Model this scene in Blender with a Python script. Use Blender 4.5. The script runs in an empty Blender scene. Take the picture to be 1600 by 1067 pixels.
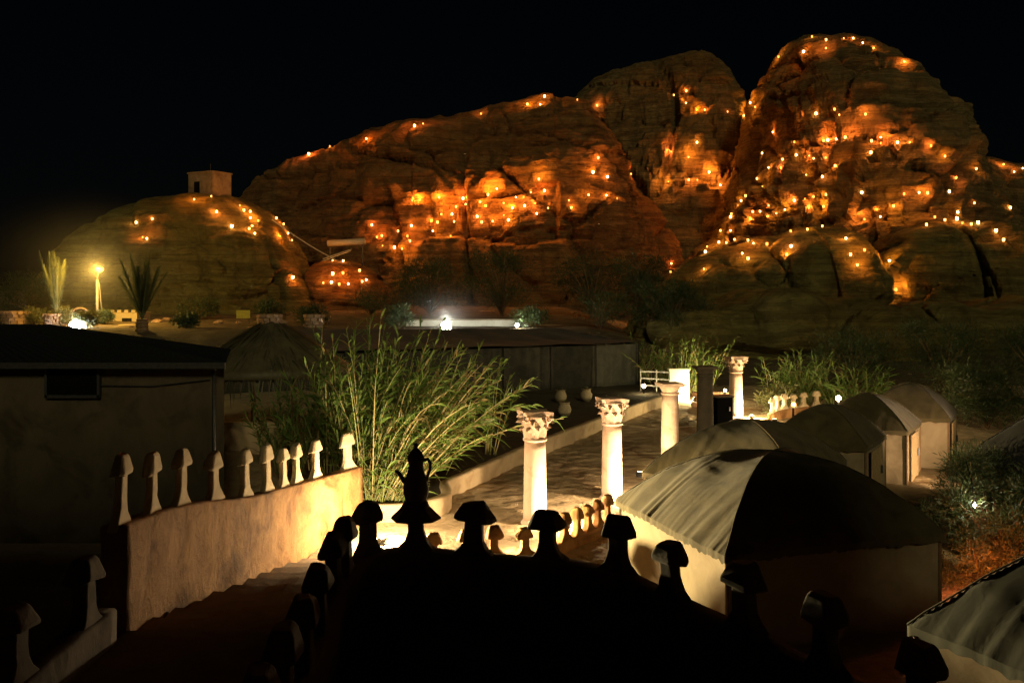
import bpy, bmesh, math, random
from math import radians, sin, cos, pi, sqrt
from mathutils import Vector, Matrix, noise as mn
from mathutils.bvhtree import BVHTree

random.seed(7)
sc = bpy.context.scene
COL = sc.collection

# ------------------------------------------------------------------ camera, night sky, moon, exposure
F = 1500.0            # focal length in photo pixels (1600 px wide)
CZ = 5.8              # eye height above the court
HOR = 453.0           # photo row of the horizon
cam_d = bpy.data.cameras.new('camera')
cam = bpy.data.objects.new('camera', cam_d); COL.objects.link(cam)
cam.location = (0, 0, CZ); cam.rotation_euler = (radians(90), 0, 0)
cam_d.sensor_width = 36; cam_d.lens = 36*F/1600
cam_d.shift_y = -(533.5-HOR)/1600
cam_d.clip_start = 0.1; cam_d.clip_end = 3000
sc.camera = cam

SUN_EL, SUN_AZ = 27.0, 168.0     # azimuth the light comes from, clockwise from +Y
w = bpy.data.worlds.new('World'); sc.world = w; w.use_nodes = True
nt = w.node_tree
sky = nt.nodes.new('ShaderNodeTexSky'); sky.sky_type = 'NISHITA'; sky.sun_disc = False
sky.sun_elevation = radians(SUN_EL); sky.sun_rotation = radians(SUN_AZ)
bg = nt.nodes['Background']; nt.links.new(sky.outputs[0], bg.inputs[0]); bg.inputs[1].default_value = 0.00018
sd = bpy.data.lights.new('moon', 'SUN'); sd.energy = 0.40; sd.angle = radians(9); sd.color = (1.0, 0.90, 0.46)
so = bpy.data.objects.new('moon', sd); COL.objects.link(so)
az, el = radians(SUN_AZ), radians(SUN_EL)
dirv = Vector((sin(az)*cos(el), cos(az)*cos(el), sin(el)))
so.rotation_euler = dirv.to_track_quat('Z', 'Y').to_euler()
so.location = (0, -30, 40)
cy = sc.cycles; cy.use_denoising = True; cy.sample_clamp_indirect = 3.0; cy.use_adaptive_sampling = True; cy.adaptive_threshold = .03; cy.max_bounces = 4; cy.diffuse_bounces = 2; cy.glossy_bounces = 1; cy.transmission_bounces = 2; cy.transparent_max_bounces = 4; cy.caustics_reflective = False; cy.caustics_refractive = False
vs = sc.view_settings
vs.view_transform = 'Standard'; vs.look = 'None'; vs.exposure = 0.25; vs.gamma = 1.0; vs.use_curve_mapping = False

def at(px, py, Y):
    """photo pixel + depth in metres -> point of the place"""
    return Vector(((px-800)/F*Y, Y, CZ-(py-HOR)/F*Y))

# ------------------------------------------------------------------ materials
MATS = {}
def nodes(name):
    m = bpy.data.materials.new(name); m.use_nodes = True
    t = m.node_tree; b = t.nodes['Principled BSDF']
    MATS[name] = m
    return m, t, b
def ramp(t, fac, stops):
    r = t.nodes.new('ShaderNodeValToRGB')
    e = r.color_ramp.elements
    while len(e) < len(stops): e.new(0.5)
    for i, (p, c) in enumerate(stops):
        e[i].position = p; e[i].color = (*c, 1)
    t.links.new(fac, r.inputs[0]); return r.outputs[0]
def coords(t, scale=(1, 1, 1), obj=False):
    tc = t.nodes.new('ShaderNodeTexCoord'); mp = t.nodes.new('ShaderNodeMapping')
    mp.inputs['Scale'].default_value = scale
    if obj:
        t.links.new(tc.outputs['Object'], mp.inputs[0])
    else:
        g = t.nodes.new('ShaderNodeNewGeometry'); t.links.new(g.outputs['Position'], mp.inputs[0])
    return mp.outputs[0]
def nz(t, vec, scale, detail=6, rough=0.6, dist=0.0):
    n = t.nodes.new('ShaderNodeTexNoise'); n.inputs['Scale'].default_value = scale
    n.inputs['Detail'].default_value = detail; n.inputs['Roughness'].default_value = rough
    n.inputs['Distortion'].default_value = dist
    t.links.new(vec, n.inputs['Vector']); return n.outputs[0]
def math2(t, op, a, b):
    n = t.nodes.new('ShaderNodeMath'); n.operation = op
    for i, v in enumerate((a, b)):
        if isinstance(v, (int, float)): n.inputs[i].default_value = v
        else: t.links.new(v, n.inputs[i])
    return n.outputs[0]
def mixc(t, fac, a, b, mode='MIX'):
    n = t.nodes.new('ShaderNodeMix'); n.data_type = 'RGBA'; n.blend_type = mode
    for s, v in ((0, fac), (6, a), (7, b)):
        if isinstance(v, (int, float)): n.inputs[s].default_value = v
        elif isinstance(v, tuple): n.inputs[s].default_value = (*v, 1)
        else: t.links.new(v, n.inputs[s])
    return n.outputs[2]
def bump(t, b, h, strength, dist=0.05):
    n = t.nodes.new('ShaderNodeBump'); n.inputs['Strength'].default_value = strength
    n.inputs['Distance'].default_value = dist
    t.links.new(h, n.inputs['Height']); t.links.new(n.outputs[0], b.inputs['Normal'])
def rough_mat(name, c1, c2, scale=3.0, rough=0.9, bstr=0.4, bdist=0.02, stretch=(1, 1, 1), c3=None, s2=None, obj=False):
    m, t, b = nodes(name)
    v = coords(t, stretch, obj)
    n1 = nz(t, v, scale, 8, 0.65, 0.3)
    col = ramp(t, n1, [(0.3, c1), (0.7, c2)])
    if c3:
        v2 = coords(t, (1, 1, 1), obj); n2 = nz(t, v2, s2 or scale*0.3, 4, 0.6, 0.8)
        f = ramp(t, n2, [(0.5, (0, 0, 0)), (0.68, (1, 1, 1))])
        col = mixc(t, f, col, c3)
    t.links.new(col, b.inputs['Base Color'])
    b.inputs['Roughness'].default_value = rough
    n3 = nz(t, v, scale*6, 8, 0.7)
    hh = math2(t, 'ADD', math2(t, 'MULTIPLY', n1, 1.0), math2(t, 'MULTIPLY', n3, 0.35))
    bump(t, b, hh, bstr, bdist)
    b.inputs['Specular IOR Level'].default_value = 0.25
    return m
def flat_mat(name, c, rough=0.6, metal=0.0, var=0.25):
    m, t, b = nodes(name)
    v = coords(t); n = nz(t, v, 14, 5)
    d = tuple(x*(1-var) for x in c); u = tuple(min(1, x*(1+var)) for x in c)
    t.links.new(ramp(t, n, [(0.3, d), (0.7, u)]), b.inputs['Base Color'])
    b.inputs['Roughness'].default_value = rough; b.inputs['Metallic'].default_value = metal
    bump(t, b, n, 0.15, 0.01)
    return m
def emit_mat(name, c, s):
    m, t, b = nodes(name)
    b.inputs['Base Color'].default_value = (*c, 1)
    b.inputs['Emission Color'].default_value = (*c, 1); b.inputs['Emission Strength'].default_value = s
    m.cycles.emission_sampling = 'NONE'
    return m

# sandstone: horizontal strata, dark varnish streaks, orange weathering
def sandstone(name, tint=(1, 1, 1)):
    m, t, b = nodes(name)
    vs_ = coords(t, (0.07, 0.07, 0.36)); vv = coords(t, (0.4, 0.4, 0.08)); v1 = coords(t)
    strata = nz(t, vs_, 2.2, 9, 0.62, 1.2)
    big = nz(t, v1, 0.06, 5, 0.55, 0.5)
    streak = nz(t, vv, 1.0, 6, 0.65, 0.6)
    fine = nz(t, v1, 1.3, 10, 0.7)
    T = lambda c: tuple(a*k for a, k in zip(c, tint))
    c = ramp(t, strata, [(0.28, T((.17, .115, .06))), (0.43, T((.33, .22, .11))), (0.58, T((.46, .32, .17))), (0.75, T((.25, .16, .085)))])
    c = mixc(t, ramp(t, big, [(0.42, (0, 0, 0)), (0.66, (1, 1, 1))]), c, T((.40, .22, .095)), 'MIX')
    c = mixc(t, math2(t, 'MULTIPLY', ramp(t, streak, [(0.5, (0, 0, 0)), (0.72, (1, 1, 1))]), 0.65), c, T((.09, .06, .038)))
    c = mixc(t, 0.55, c, ramp(t, fine, [(0.25, (.45, .42, .40)), (0.7, (1, 1, 1))]), 'MULTIPLY')
    vb = coords(t, (0.045, 0.045, 0.85)); bed = nz(t, vb, 1.0, 5, 0.6, 0.5)
    bedm = ramp(t, bed, [(0.44, (0, 0, 0)), (0.485, (1, 1, 1)), (0.515, (1, 1, 1)), (0.56, (0, 0, 0))])
    c = mixc(t, math2(t, 'MULTIPLY', bedm, .38), c, T((.07, .045, .027)))
    t.links.new(c, b.inputs['Base Color']); b.inputs['Roughness'].default_value = 0.95
    b.inputs['Specular IOR Level'].default_value = 0.1
    v4 = coords(t, (0.45, 0.45, 1.5)); led = nz(t, v4, 1.0, 10, 0.72, 1.0)
    h = math2(t, 'ADD', math2(t, 'MULTIPLY', led, 1.0), math2(t, 'MULTIPLY', fine, 0.8))
    bump(t, b, h, 1.0, 1.6)
    return m
sandstone('rock', (1.1, 1.16, 1.0)); sandstone('rock_olive', (1.1, 1.36, .95)); sandstone('rock_red', (1.22, 1.0, .78))

# sand: footprints and drifts
m, t, b = nodes('sand')
v = coords(t); n1 = nz(t, v, 0.6, 6, 0.6); n2 = nz(t, v, 3.2, 5, 0.7, 0.8)
vo = t.nodes.new('ShaderNodeTexVoronoi'); vo.inputs['Scale'].default_value = 2.6; vo.feature = 'SMOOTH_F1'
t.links.new(mixc(t, 0.25, v, n2), vo.inputs['Vector'])
c = ramp(t, n1, [(0.3, (.33, .24, .14)), (0.7, (.48, .36, .22))])
c = mixc(t, ramp(t, n2, [(0.45, (0, 0, 0)), (0.75, (.6, .6, .6))]), c, (.25, .18, .105))
t.links.new(c, b.inputs['Base Color']); b.inputs['Roughness'].default_value = 0.95; b.inputs['Specular IOR Level'].default_value = .15
bump(t, b, math2(t, 'ADD', vo.outputs[0], math2(t, 'MULTIPLY', n2, 0.8)), 0.9, 0.14)

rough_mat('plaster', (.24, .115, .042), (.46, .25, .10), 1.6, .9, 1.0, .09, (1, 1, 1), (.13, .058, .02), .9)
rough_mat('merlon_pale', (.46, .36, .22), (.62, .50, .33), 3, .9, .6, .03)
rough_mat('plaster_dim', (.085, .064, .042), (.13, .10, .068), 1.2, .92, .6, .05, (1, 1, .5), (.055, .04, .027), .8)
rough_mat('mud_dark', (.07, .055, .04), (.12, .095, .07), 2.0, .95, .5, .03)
rough_mat('planter_plaster', (.44, .33, .20), (.56, .43, .27), 1.3, .9, .35, .02, (1, 1, 1), (.36, .25, .14), 1.0)
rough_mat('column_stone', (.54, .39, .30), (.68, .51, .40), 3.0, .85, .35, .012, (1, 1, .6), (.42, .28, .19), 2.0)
rough_mat('soil', (.05, .04, .026), (.09, .07, .045), 2.5, .97, .8, .06)
rough_mat('step_stone', (.17, .12, .08), (.26, .19, .125), 2.5, .93, .6, .03)
rough_mat('brick_stone', (.28, .15, .09), (.46, .30, .19), 3.5, .9, .6, .03, (1, 1, 2))
rough_mat('hut_stone', (.14, .11, .075), (.23, .18, .125), 1.5, .9, .7, .05, (1, 1, 1), (.10, .075, .05), .9)
rough_mat('stone', (.28, .22, .15), (.42, .34, .24), 3, .9, .6, .03)
rough_mat('white_wall', (.55, .52, .44), (.68, .64, .56), 1.2, .85, .25, .02)
rough_mat('amber_wall', (.42, .33, .2), (.54, .43, .27), 1.5, .9, .4, .02)
# cloth
def cloth(name, c1, c2, scale=9, fine=160, rough=.9):
    m, t, b = nodes(name)
    v = coords(t); n1 = nz(t, v, scale*.25, 5, .6, .6); n2 = nz(t, v, fine, 2, .5)
    c = ramp(t, n1, [(0.3, c1), (0.7, c2)])
    t.links.new(c, b.inputs['Base Color']); b.inputs['Roughness'].default_value = rough
    b.inputs['Specular IOR Level'].default_value = .2
    b.inputs['Sheen Weight'].default_value = .15
    bump(t, b, math2(t, 'ADD', n1, math2(t, 'MULTIPLY', n2, .12)), .35, .04)
    return m
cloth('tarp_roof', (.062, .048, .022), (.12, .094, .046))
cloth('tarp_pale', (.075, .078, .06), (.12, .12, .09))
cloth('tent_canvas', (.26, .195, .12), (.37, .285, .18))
cloth('goat_hair', (.010, .009, .008), (.022, .02, .017))
cloth('goat_wall', (.022, .021, .017), (.05, .046, .036))
cloth('goat_panel', (.07, .07, .055), (.12, .115, .092))
flat_mat('metal_roof', (.05, .052, .055), .35, .7)
flat_mat('metal_dark', (.06, .06, .06), .5, .6)
flat_mat('white_paint', (.7, .7, .66), .5)
flat_mat('pale_pipe', (.45, .40, .30), .6)
flat_mat('concrete', (.22, .20, .16), .85)
flat_mat('wood', (.20, .12, .06), .8)
flat_mat('door_wood', (.46, .32, .17), .75)
flat_mat('black_void', (.006, .006, .007), .9).node_tree.nodes['Principled BSDF'].inputs['Specular IOR Level'].default_value = 0
flat_mat('paper', (.7, .5, .3), .8)
flat_mat('yellow_sign', (.75, .58, .06), .6)
flat_mat('pot_clay', (.26, .21, .13), .85)
flat_mat('cane', (.40, .33, .15), .7); flat_mat('cane_green', (.20, .23, .07), .7)
def leafm(name, a, bcol):
    m, t, b = nodes(name)
    g = t.nodes.new('ShaderNodeObjectInfo'); v = coords(t); n = nz(t, v, 2.0, 4, .7)
    c = ramp(t, n, [(0.3, a), (0.7, bcol)])
    t.links.new(c, b.inputs['Base Color']); b.inputs['Roughness'].default_value = .55
    tr = t.nodes.new('ShaderNodeBsdfTranslucent'); t.links.new(c, tr.inputs[0])
    mx = t.nodes.new('ShaderNodeMixShader'); mx.inputs[0].default_value = .28
    out = t.nodes['Material Output']
    t.links.new(b.outputs[0], mx.inputs[1]); t.links.new(tr.outputs[0], mx.inputs[2]); t.links.new(mx.outputs[0], out.inputs[0])
leafm('reed_leaf', (.09, .18, .03), (.20, .30, .07))
leafm('reed_dry', (.22, .18, .07), (.34, .28, .12))
leafm('tree_leaf', (.03, .05, .018), (.07, .10, .03))
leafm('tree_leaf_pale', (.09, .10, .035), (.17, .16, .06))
leafm('palm_leaf', (.11, .13, .05), (.22, .23, .10))
leafm('thatch', (.10, .085, .05), (.19, .16, .09))
emit_mat('flame', (1.0, .46, .11), 6)
emit_mat('flame_hot', (1.0, .60, .22), 18); emit_mat('flame_low', (1.0, .36, .06), 3)
emit_mat('lamp_amber', (1.0, .52, .06), 4.5)
emit_mat('lamp_white', (.95, 1.0, .92), 90)
emit_mat('lamp_warm', (1.0, .80, .45), 60)
emit_mat('fire', (1.0, .30, .05), 18)

# ------------------------------------------------------------------ mesh helpers
class MB:
    def __init__(s): s.v = []; s.f = []
    def add(s, vs, fs):
        o = len(s.v); s.v += [tuple(p) for p in vs]; s.f += [tuple(i+o for i in f) for f in fs]; return s
    def box(s, c, d, M=None, taper=1.0):
        x, y, z = d[0]/2, d[1]/2, d[2]/2; c = Vector(c)
        P = [Vector((sx*x*(taper if sz > 0 else 1), sy*y*(taper if sz > 0 else 1), sz*z)) for sz in (-1, 1) for sx, sy in ((-1, -1), (1, -1), (1, 1), (-1, 1))]
        if M: P = [M @ p for p in P]
        return s.add([c+p for p in P], [(3, 2, 1, 0), (4, 5, 6, 7), (0, 1, 5, 4), (1, 2, 6, 5), (2, 3, 7, 6), (3, 0, 4, 7)])
    def lathe(s, prof, n=16, c=(0, 0, 0), jit=0.0):
        vs = []; c = Vector(c)
        for r, z in prof:
            for i in range(n):
                a = 2*pi*i/n; k = 1+jit*(mn.noise(Vector((cos(a)*2, sin(a)*2, z*4)))) if jit else 1
                vs.append(c+Vector((r*k*cos(a), r*k*sin(a), z)))
        fs = [(j*n+i, j*n+(i+1) % n, (j+1)*n+(i+1) % n, (j+1)*n+i) for j in range(len(prof)-1) for i in range(n)]
        fs += [tuple(reversed(range(n))), tuple(range((len(prof)-1)*n, len(prof)*n))]
        return s.add(vs, fs)
    def tube(s, pts, rad, n=5):
        pts = [Vector(p) for p in pts]; k = len(pts); vs = []
        rad = rad if hasattr(rad, '__len__') else [rad]*k
        for i, p in enumerate(pts):
            d = (pts[min(i+1, k-1)]-pts[max(i-1, 0)]); d = d.normalized() if d.length > 1e-6 else Vector((0, 0, 1))
            a = d.cross(Vector((0, 0, 1)) if abs(d.z) < .9 else Vector((1, 0, 0))).normalized(); b_ = d.cross(a)
            for j in range(n):
                q = 2*pi*j/n; vs.append(p+(a*cos(q)+b_*sin(q))*rad[i])
        fs = [(i*n+j, i*n+(j+1) % n, (i+1)*n+(j+1) % n, (i+1)*n+j) for i in range(k-1) for j in range(n)]
        fs += [tuple(reversed(range(n))), tuple(range((k-1)*n, k*n))]
        return s.add(vs, fs)
    def grid(s, nu, nv, fn, close_u=False):
        o = [fn(i/(nu if close_u else nu-1), j/(nv-1)) for j in range(nv) for i in range(nu)]
        fs = []
        for j in range(nv-1):
            for i in range(nu if close_u else nu-1):
                i2 = (i+1) % nu
                fs.append((j*nu+i, j*nu+i2, (j+1)*nu+i2, (j+1)*nu+i))
        return s.add(o, fs)
    def quadleaf(s, p, d, side, L, W, droop=0.3, seg=2):
        d = d.normalized(); side = side.normalized()
        up = Vector((0, 0, 1)); vs = [p-side*W*.35, p+side*W*.35]
        for i in range(1, seg+1):
            t_ = i/seg; q = p+d*L*t_-up*droop*L*t_*t_
            ww = W*(1-t_)*.9 if i < seg else 0.0
            if i < seg: vs += [q-side*max(ww, W*.25), q+side*max(ww, W*.25)]
            else: vs.append(q)
        fs = [(2*i, 2*i+1, 2*i+3, 2*i+2) for i in range(seg-1)]+[(2*seg-2, 2*seg-1, 2*seg)]
        return s.add(vs, fs)
    def mesh(s, name, mat, smooth=False):
        me = bpy.data.meshes.new(name); me.from_pydata(s.v, [], s.f); me.update()
        if mat: me.materials.append(MATS[mat])
        if smooth: me.polygons.foreach_set('use_smooth', [True]*len(me.polygons))
        return me
def obj(name, mb, mat=None, parent=None, smooth=False, fix=False):
    me = mb.mesh(name, mat, smooth) if isinstance(mb, MB) else mb
    if fix:
        bm = bmesh.new(); bm.from_mesh(me); bmesh.ops.recalc_face_normals(bm, faces=bm.faces); bm.to_mesh(me); bm.free()
    o = bpy.data.objects.new(name, me); COL.objects.link(o)
    if parent: o.parent = parent
    return o
def tag(o, label, cat, group=None, kind=None):
    o['label'] = label
    if cat: o['category'] = cat
    if group: o['group'] = group
    if kind: o['kind'] = kind
    return o
def thing(name, label, cat, loc=(0, 0, 0), rz=0.0, group=None):
    o = bpy.data.objects.new(name, None); COL.objects.link(o)
    o.empty_display_size = .2; o.location = loc; o.rotation_euler = (0, 0, rz)
    return tag(o, label, cat, group)
def struct(name, mb, mat, label=None, smooth=False):
    o = obj(name, mb, mat, None, smooth); o['kind'] = 'structure'
    if label: o['label'] = label
    return o
def lamp(parent, loc, power, color, radius=.08, spot=None, aim=None, blend=.6, name='light'):
    """the light that a fixture gives off; loc in world space, parented to the fixture"""
    l = bpy.data.lights.new(name, 'SPOT' if spot else 'POINT'); l.energy = power; l.color = color; l.shadow_soft_size = radius
    o = bpy.data.objects.new(name, l); COL.objects.link(o)
    if spot:
        l.spot_size = radians(spot); l.spot_blend = blend
        o.rotation_euler = (Vector(aim)-Vector(loc)).to_track_quat('-Z', 'Y').to_euler()
    o.location = Vector(loc)
    if parent:
        o.parent = parent; o.matrix_parent_inverse = Matrix.LocRotScale(parent.location, parent.rotation_euler, parent.scale).inverted()
    return o
def lerp(a, b, t): return a+(b-a)*t
def sstep(a, b, x):
    t = max(0, min(1, (x-a)/(b-a))); return t*t*(3-2*t)
def interp(pts, x):
    if x <= pts[0][0]: return pts[0][1]
    for (a, ya), (b_, yb) in zip(pts, pts[1:]):
        if x <= b_:
            t = (x-a)/(b_-a); return lerp(ya, yb, t)
    return pts[-1][1]

# ------------------------------------------------------------------ ground
def ground_z(x, y):
    lift = 3.0*sstep(59, 67, y)*sstep(14, 5, x)+1.3*sstep(54, 70, y)*sstep(4, 16, x)
    lift += min(1.2, max(0, y-70)*0.012)
    left = 1.0*sstep(-4.5, -8.5, x)*sstep(23, 30, y)*(1-sstep(59, 67, y))
    far = -0.02*max(0, y-220)*0
    return lift+left+far
xs = [-1500, -700, -350, -200, -140]+[-110+4*i for i in range(56)]+[140, 200, 350, 700, 1500]
ys = [-400, -100, -30, -10, 0]+[3+1.5*i for i in range(50)]+[80+5*i for i in range(20)]+[190, 230, 300, 450, 800, 1500, 2500]
g = MB()
for y in ys:
    for x in xs:
        z = ground_z(x, y)
        if abs(x) < 112 and 3 < y < 180: z += 0.05*mn.noise(Vector((x*.5, y*.5, 0)))
        g.v.append((x, y, z))
nx = len(xs)
g.f = [(j*nx+i, j*nx+i+1, (j+1)*nx+i+1, (j+1)*nx+i) for j in range(len(ys)-1) for i in range(nx-1)]
struct('ground', g, 'sand', 'sandy ground of the camp and desert', True)
# trodden sand of the court: drifts and footprints in relief
cs = MB(); CX0, CX1, CY0, CY1 = -4.4, 13.0, 18.6, 47.0; NXc, NYc = 175, 300
def court_pt(u, v):
    x, y = lerp(CX0, CX1, u), lerp(CY0, CY1, v**1.35)
    q = Vector((x, y, 0)); e = min(u, 1-u, v, 1-v)
    h = .05*mn.noise(q*.7)+.040*mn.noise(q*2.3)
    d = mn.voronoi(q*2.1)[0][0]; h -= .055*max(0, 1-d/.34)**1.2*(1 if mn.noise(q*.6+Vector((3, 3, 3))) > -.25 else .3)
    d2 = mn.voronoi(q*3.7+Vector((7, 1, 0)))[0][0]; h += .03*d2
    return (x, y, .028+h*sstep(0, .03, e)-.02*(1-sstep(0, .02, e)))
cs.grid(NXc, NYc, court_pt)
struct('court_sand', cs, 'sand', 'trodden sand of the court between columns and planter', True)

rough_mat('earth', (.07, .05, .03), (.13, .095, .055), 1.2, .96, .9, .15, (1, 1, 1), (.19, .14, .08), .35)
be = MB(); be.grid(90, 60, lambda u, v: (lerp(-70, 40, u), lerp(57, 130, v), ground_z(lerp(-70, 40, u), lerp(57, 130, v))+.06+.12*mn.noise(Vector((u*40, v*30, 1)))*sstep(0, .05, v)))
struct('back_slope', be, 'earth', 'dark earth of the slope below the rock', True)

# ------------------------------------------------------------------ the rock massif
ROCKS = {}
def rock(name, sil, Y, Df, Db, mat, nu=220, nv=80, seed=0, amp=1.0, base=-1.0, nexp=2.4, label=None, spread=.9):
    """a loaf of sandstone: ridge line at depth Y, steep bulging front and back, ledges and cracks along the true normal"""
    pr = [(p.x, p.z) for p in (at(px, py, Y) for px, py in sil)]
    x0, x1 = pr[0][0], pr[-1][0]; hmax = max(z for _, z in pr)-base
    NS = 600; sm = (x1-x0)*.006; fine_ = []
    for i in range(NS+1):
        x = lerp(x0, x1, i/NS); z = sum(interp(pr, x+k*sm) for k in (-2, -1, 0, 1, 2))/5
        fine_.append((x, max(base+.3, z+amp*(.7*mn.noise(Vector((x*.13, seed, 2)))+.35*mn.noise(Vector((x*.5, seed, 5)))))))
    L = [0]
    for a, b_ in zip(fine_, fine_[1:]): L.append(L[-1]+math.hypot(b_[0]-a[0], b_[1]-a[1]))
    ridge = []; k = 0
    for i in range(nu):
        s_ = L[-1]*i/(nu-1)
        while k < NS-1 and L[k+1] < s_: k += 1
        t_ = (s_-L[k])/max(1e-9, L[k+1]-L[k]); ridge.append((lerp(fine_[k][0], fine_[k+1][0], t_), lerp(fine_[k][1], fine_[k+1][1], t_)))
    off = Vector((seed*13.7, seed*7.1, seed*3.3)); e = 2/nexp
    P = []
    for j in range(nv):
        th = pi*j/(nv-1); c, s = cos(th), max(0, sin(th)); cc, ss = math.copysign(abs(c)**e, c), s**e
        row = []
        for x, z in ridge:
            h = z-base; D = (Df if c > 0 else Db)*(h/hmax)**spread
            row.append(Vector((x, Y-cc*D, base+h*ss)))
        P.append(row)
    mb = MB()
    for j in range(nv):
        s = max(0, sin(pi*j/(nv-1)))
        for i in range(nu):
            p = P[j][i]; q = p+off
            du = P[j][min(i+1, nu-1)]-P[j][max(i-1, 0)]; dv = P[min(j+1, nv-1)][i]-P[max(j-1, 0)][i]
            n = du.cross(dv); n = n.normalized() if n.length > 1e-9 else Vector((0, -1, 0))
            steep = 1-abs(n.z); n.z *= .6
            big = mn.fractal(q*.04, 1.0, 2.0, 3)*2.6
            mid = mn.fractal(Vector((q.x*.12, q.y*.12, q.z*.2)), .9, 2.1, 4)*1.05
            chim = abs(mn.noise(Vector((q.x*.09, q.y*.09, q.z*.02)))); chim = -(max(0, .09-chim)/.09)**1.5*2.4
            st = q.z*.15+mn.noise(Vector((q.x*.02, q.y*.02, q.z*.03)))*2.2+mn.noise(q*.08)*.35
            fr = st-math.floor(st); led = (fr**.5)*(1-sstep(.90, 1.0, fr))*3.2-1.6
            st2 = q.z*.52+mn.noise(Vector((q.x*.03, q.y*.03, q.z*.06))+off)*3.0; fr2 = st2-math.floor(st2)
            led2 = ((fr2**.5)*(1-sstep(.84, 1.0, fr2))-.4)*1.25*(.25+.75*sstep(-.2, .4, mn.noise(q*.07)))
            pat = sstep(-.25, .3, mn.noise(q*.05+Vector((9, 2, 4))))
            cell = mn.noise(q*.6)*.34
            vd = mn.voronoi(Vector((q.x*.07, q.y*.07, q.z*.11))+Vector((mn.noise(q*.1), 0, mn.noise(q*.1+off)))*.35)[0]
            cell -= 1.6*max(0, 1-(vd[1]-vd[0])/.07)**1.5; cell += 1.0*(mn.cell(Vector((q.x*.05, q.y*.05, math.floor(st)*3.1)))-.3)
            vd2 = mn.voronoi(Vector((q.x*.28, q.y*.28, q.z*.5)))[0]; cell -= .28*max(0, 1-(vd2[1]-vd2[0])/.14)
            u = i/(nu-1); side = sstep(0, .06, u)*sstep(1, .94, u)
            d = amp*(big+mid+chim+(led*(.35+.65*pat)+led2*(1.0-.6*pat))*(.3+.7*steep)+cell)
            mb.v.append(tuple(p+n*d*(1-.6*s**10)*(.3+.7*side)))
    mb.f = [(j*nu+i, j*nu+i+1, (j+1)*nu+i+1, (j+1)*nu+i) for j in range(nv-1) for i in range(nu-1)]
    bv = BVHTree.FromPolygons(mb.v, mb.f)
    mb.f.append(tuple(j*nu for j in range(nv))); mb.f.append(tuple(reversed([j*nu+nu-1 for j in range(nv)])))
    o = struct(name, mb, mat, label, False)
    ROCKS[o.name] = (o, bv)
    return o
rock('whale_rock', [(330, 480), (370, 330), (400, 288), (430, 264), (480, 241), (570, 215), (655, 192), (750, 178), (800, 163), (850, 150), (890, 156), (918, 166), (934, 186), (942, 215), (956, 242), (958, 272), (984, 302), (1024, 342), (1064, 378), (1090, 470), (1100, 500)],
     150, 25, 25, 'rock_red', 330, 210, 1, 1.0, label='long sandstone ridge with many lanterns left of the gully')
rock('middle_peak', [(840, 330), (880, 190), (905, 152), (930, 126), (985, 105), (1030, 92), (1085, 83), (1110, 92), (1130, 118), (1142, 146), (1160, 180), (1200, 250), (1240, 400)],
     186, 26, 25, 'rock', 170, 150, 2, 1.0, label='rounded sandstone peak behind the gully')
rock('right_peak', [(1040, 480), (1080, 385), (1115, 372), (1146, 300), (1164, 215), (1170, 165), (1180, 138), (1203, 100), (1222, 75), (1260, 57), (1300, 54), (1338, 64), (1368, 84), (1390, 112), (1398, 128), (1430, 182), (1474, 216), (1496, 242), (1570, 254), (1680, 262), (1800, 300), (1900, 400)],
     152, 42, 32, 'rock', 340, 250, 3, 1.05, nexp=1.75, label='tall sandstone peak strewn with lanterns on the right')
rock('dome_rock', [(40, 500), (75, 440), (110, 385), (150, 350), (200, 325), (260, 308), (330, 300), (370, 308), (400, 325), (425, 350), (445, 385), (462, 420), (478, 460), (490, 500)],
     108, 15, 18, 'rock_olive', 200, 120, 4, .55, base=0, label='low domed sandstone hill with a hut on top')
rock('front_dome', [(985, 560), (1005, 520), (1022, 470), (1045, 425), (1075, 402), (1110, 388), (1180, 372), (1250, 357), (1300, 362), (1330, 395), (1345, 440), (1355, 500), (1362, 560)],
     106, 15, 12, 'rock_olive', 210, 130, 5, .65, base=-1, label='smooth rounded rock dome in front of the tall peak')
rock('side_dome', [(1330, 560), (1345, 470), (1362, 400), (1390, 368), (1440, 350), (1500, 348), (1545, 358), (1575, 385), (1600, 400), (1660, 410), (1740, 450), (1800, 560)],
     106, 15, 12, 'rock_olive', 230, 130, 6, .9, base=-1, label='stepped rock shoulder at the far right')
rock('rock_shelf', [(985, 600), (996, 535), (1030, 492), (1080, 476), (1150, 486), (1200, 470), (1260, 484), (1330, 466), (1390, 484), (1450, 462), (1530, 470), (1600, 452), (1700, 470), (1780, 600)],
     73, 8, 16, 'rock_olive', 360, 130, 7, 1.0, base=-.5, nexp=2.8, spread=.5, label='long low shelf of rock above the tents')
rock('low_outcrop', [(478, 470), (488, 425), (505, 408), (530, 404), (560, 410), (582, 425), (594, 470)], 112, 5, 8, 'rock_red', 110, 70, 8, .55, base=2, label='small lantern-ringed outcrop at the ridge foot')
rock('slope_boulder', [(425, 480), (436, 415), (446, 398), (462, 400), (476, 425), (488, 480)], 116, 5, 8, 'rock_red', 80, 60, 9, .5, base=2, label='small boulder right of the domed hill')

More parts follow.
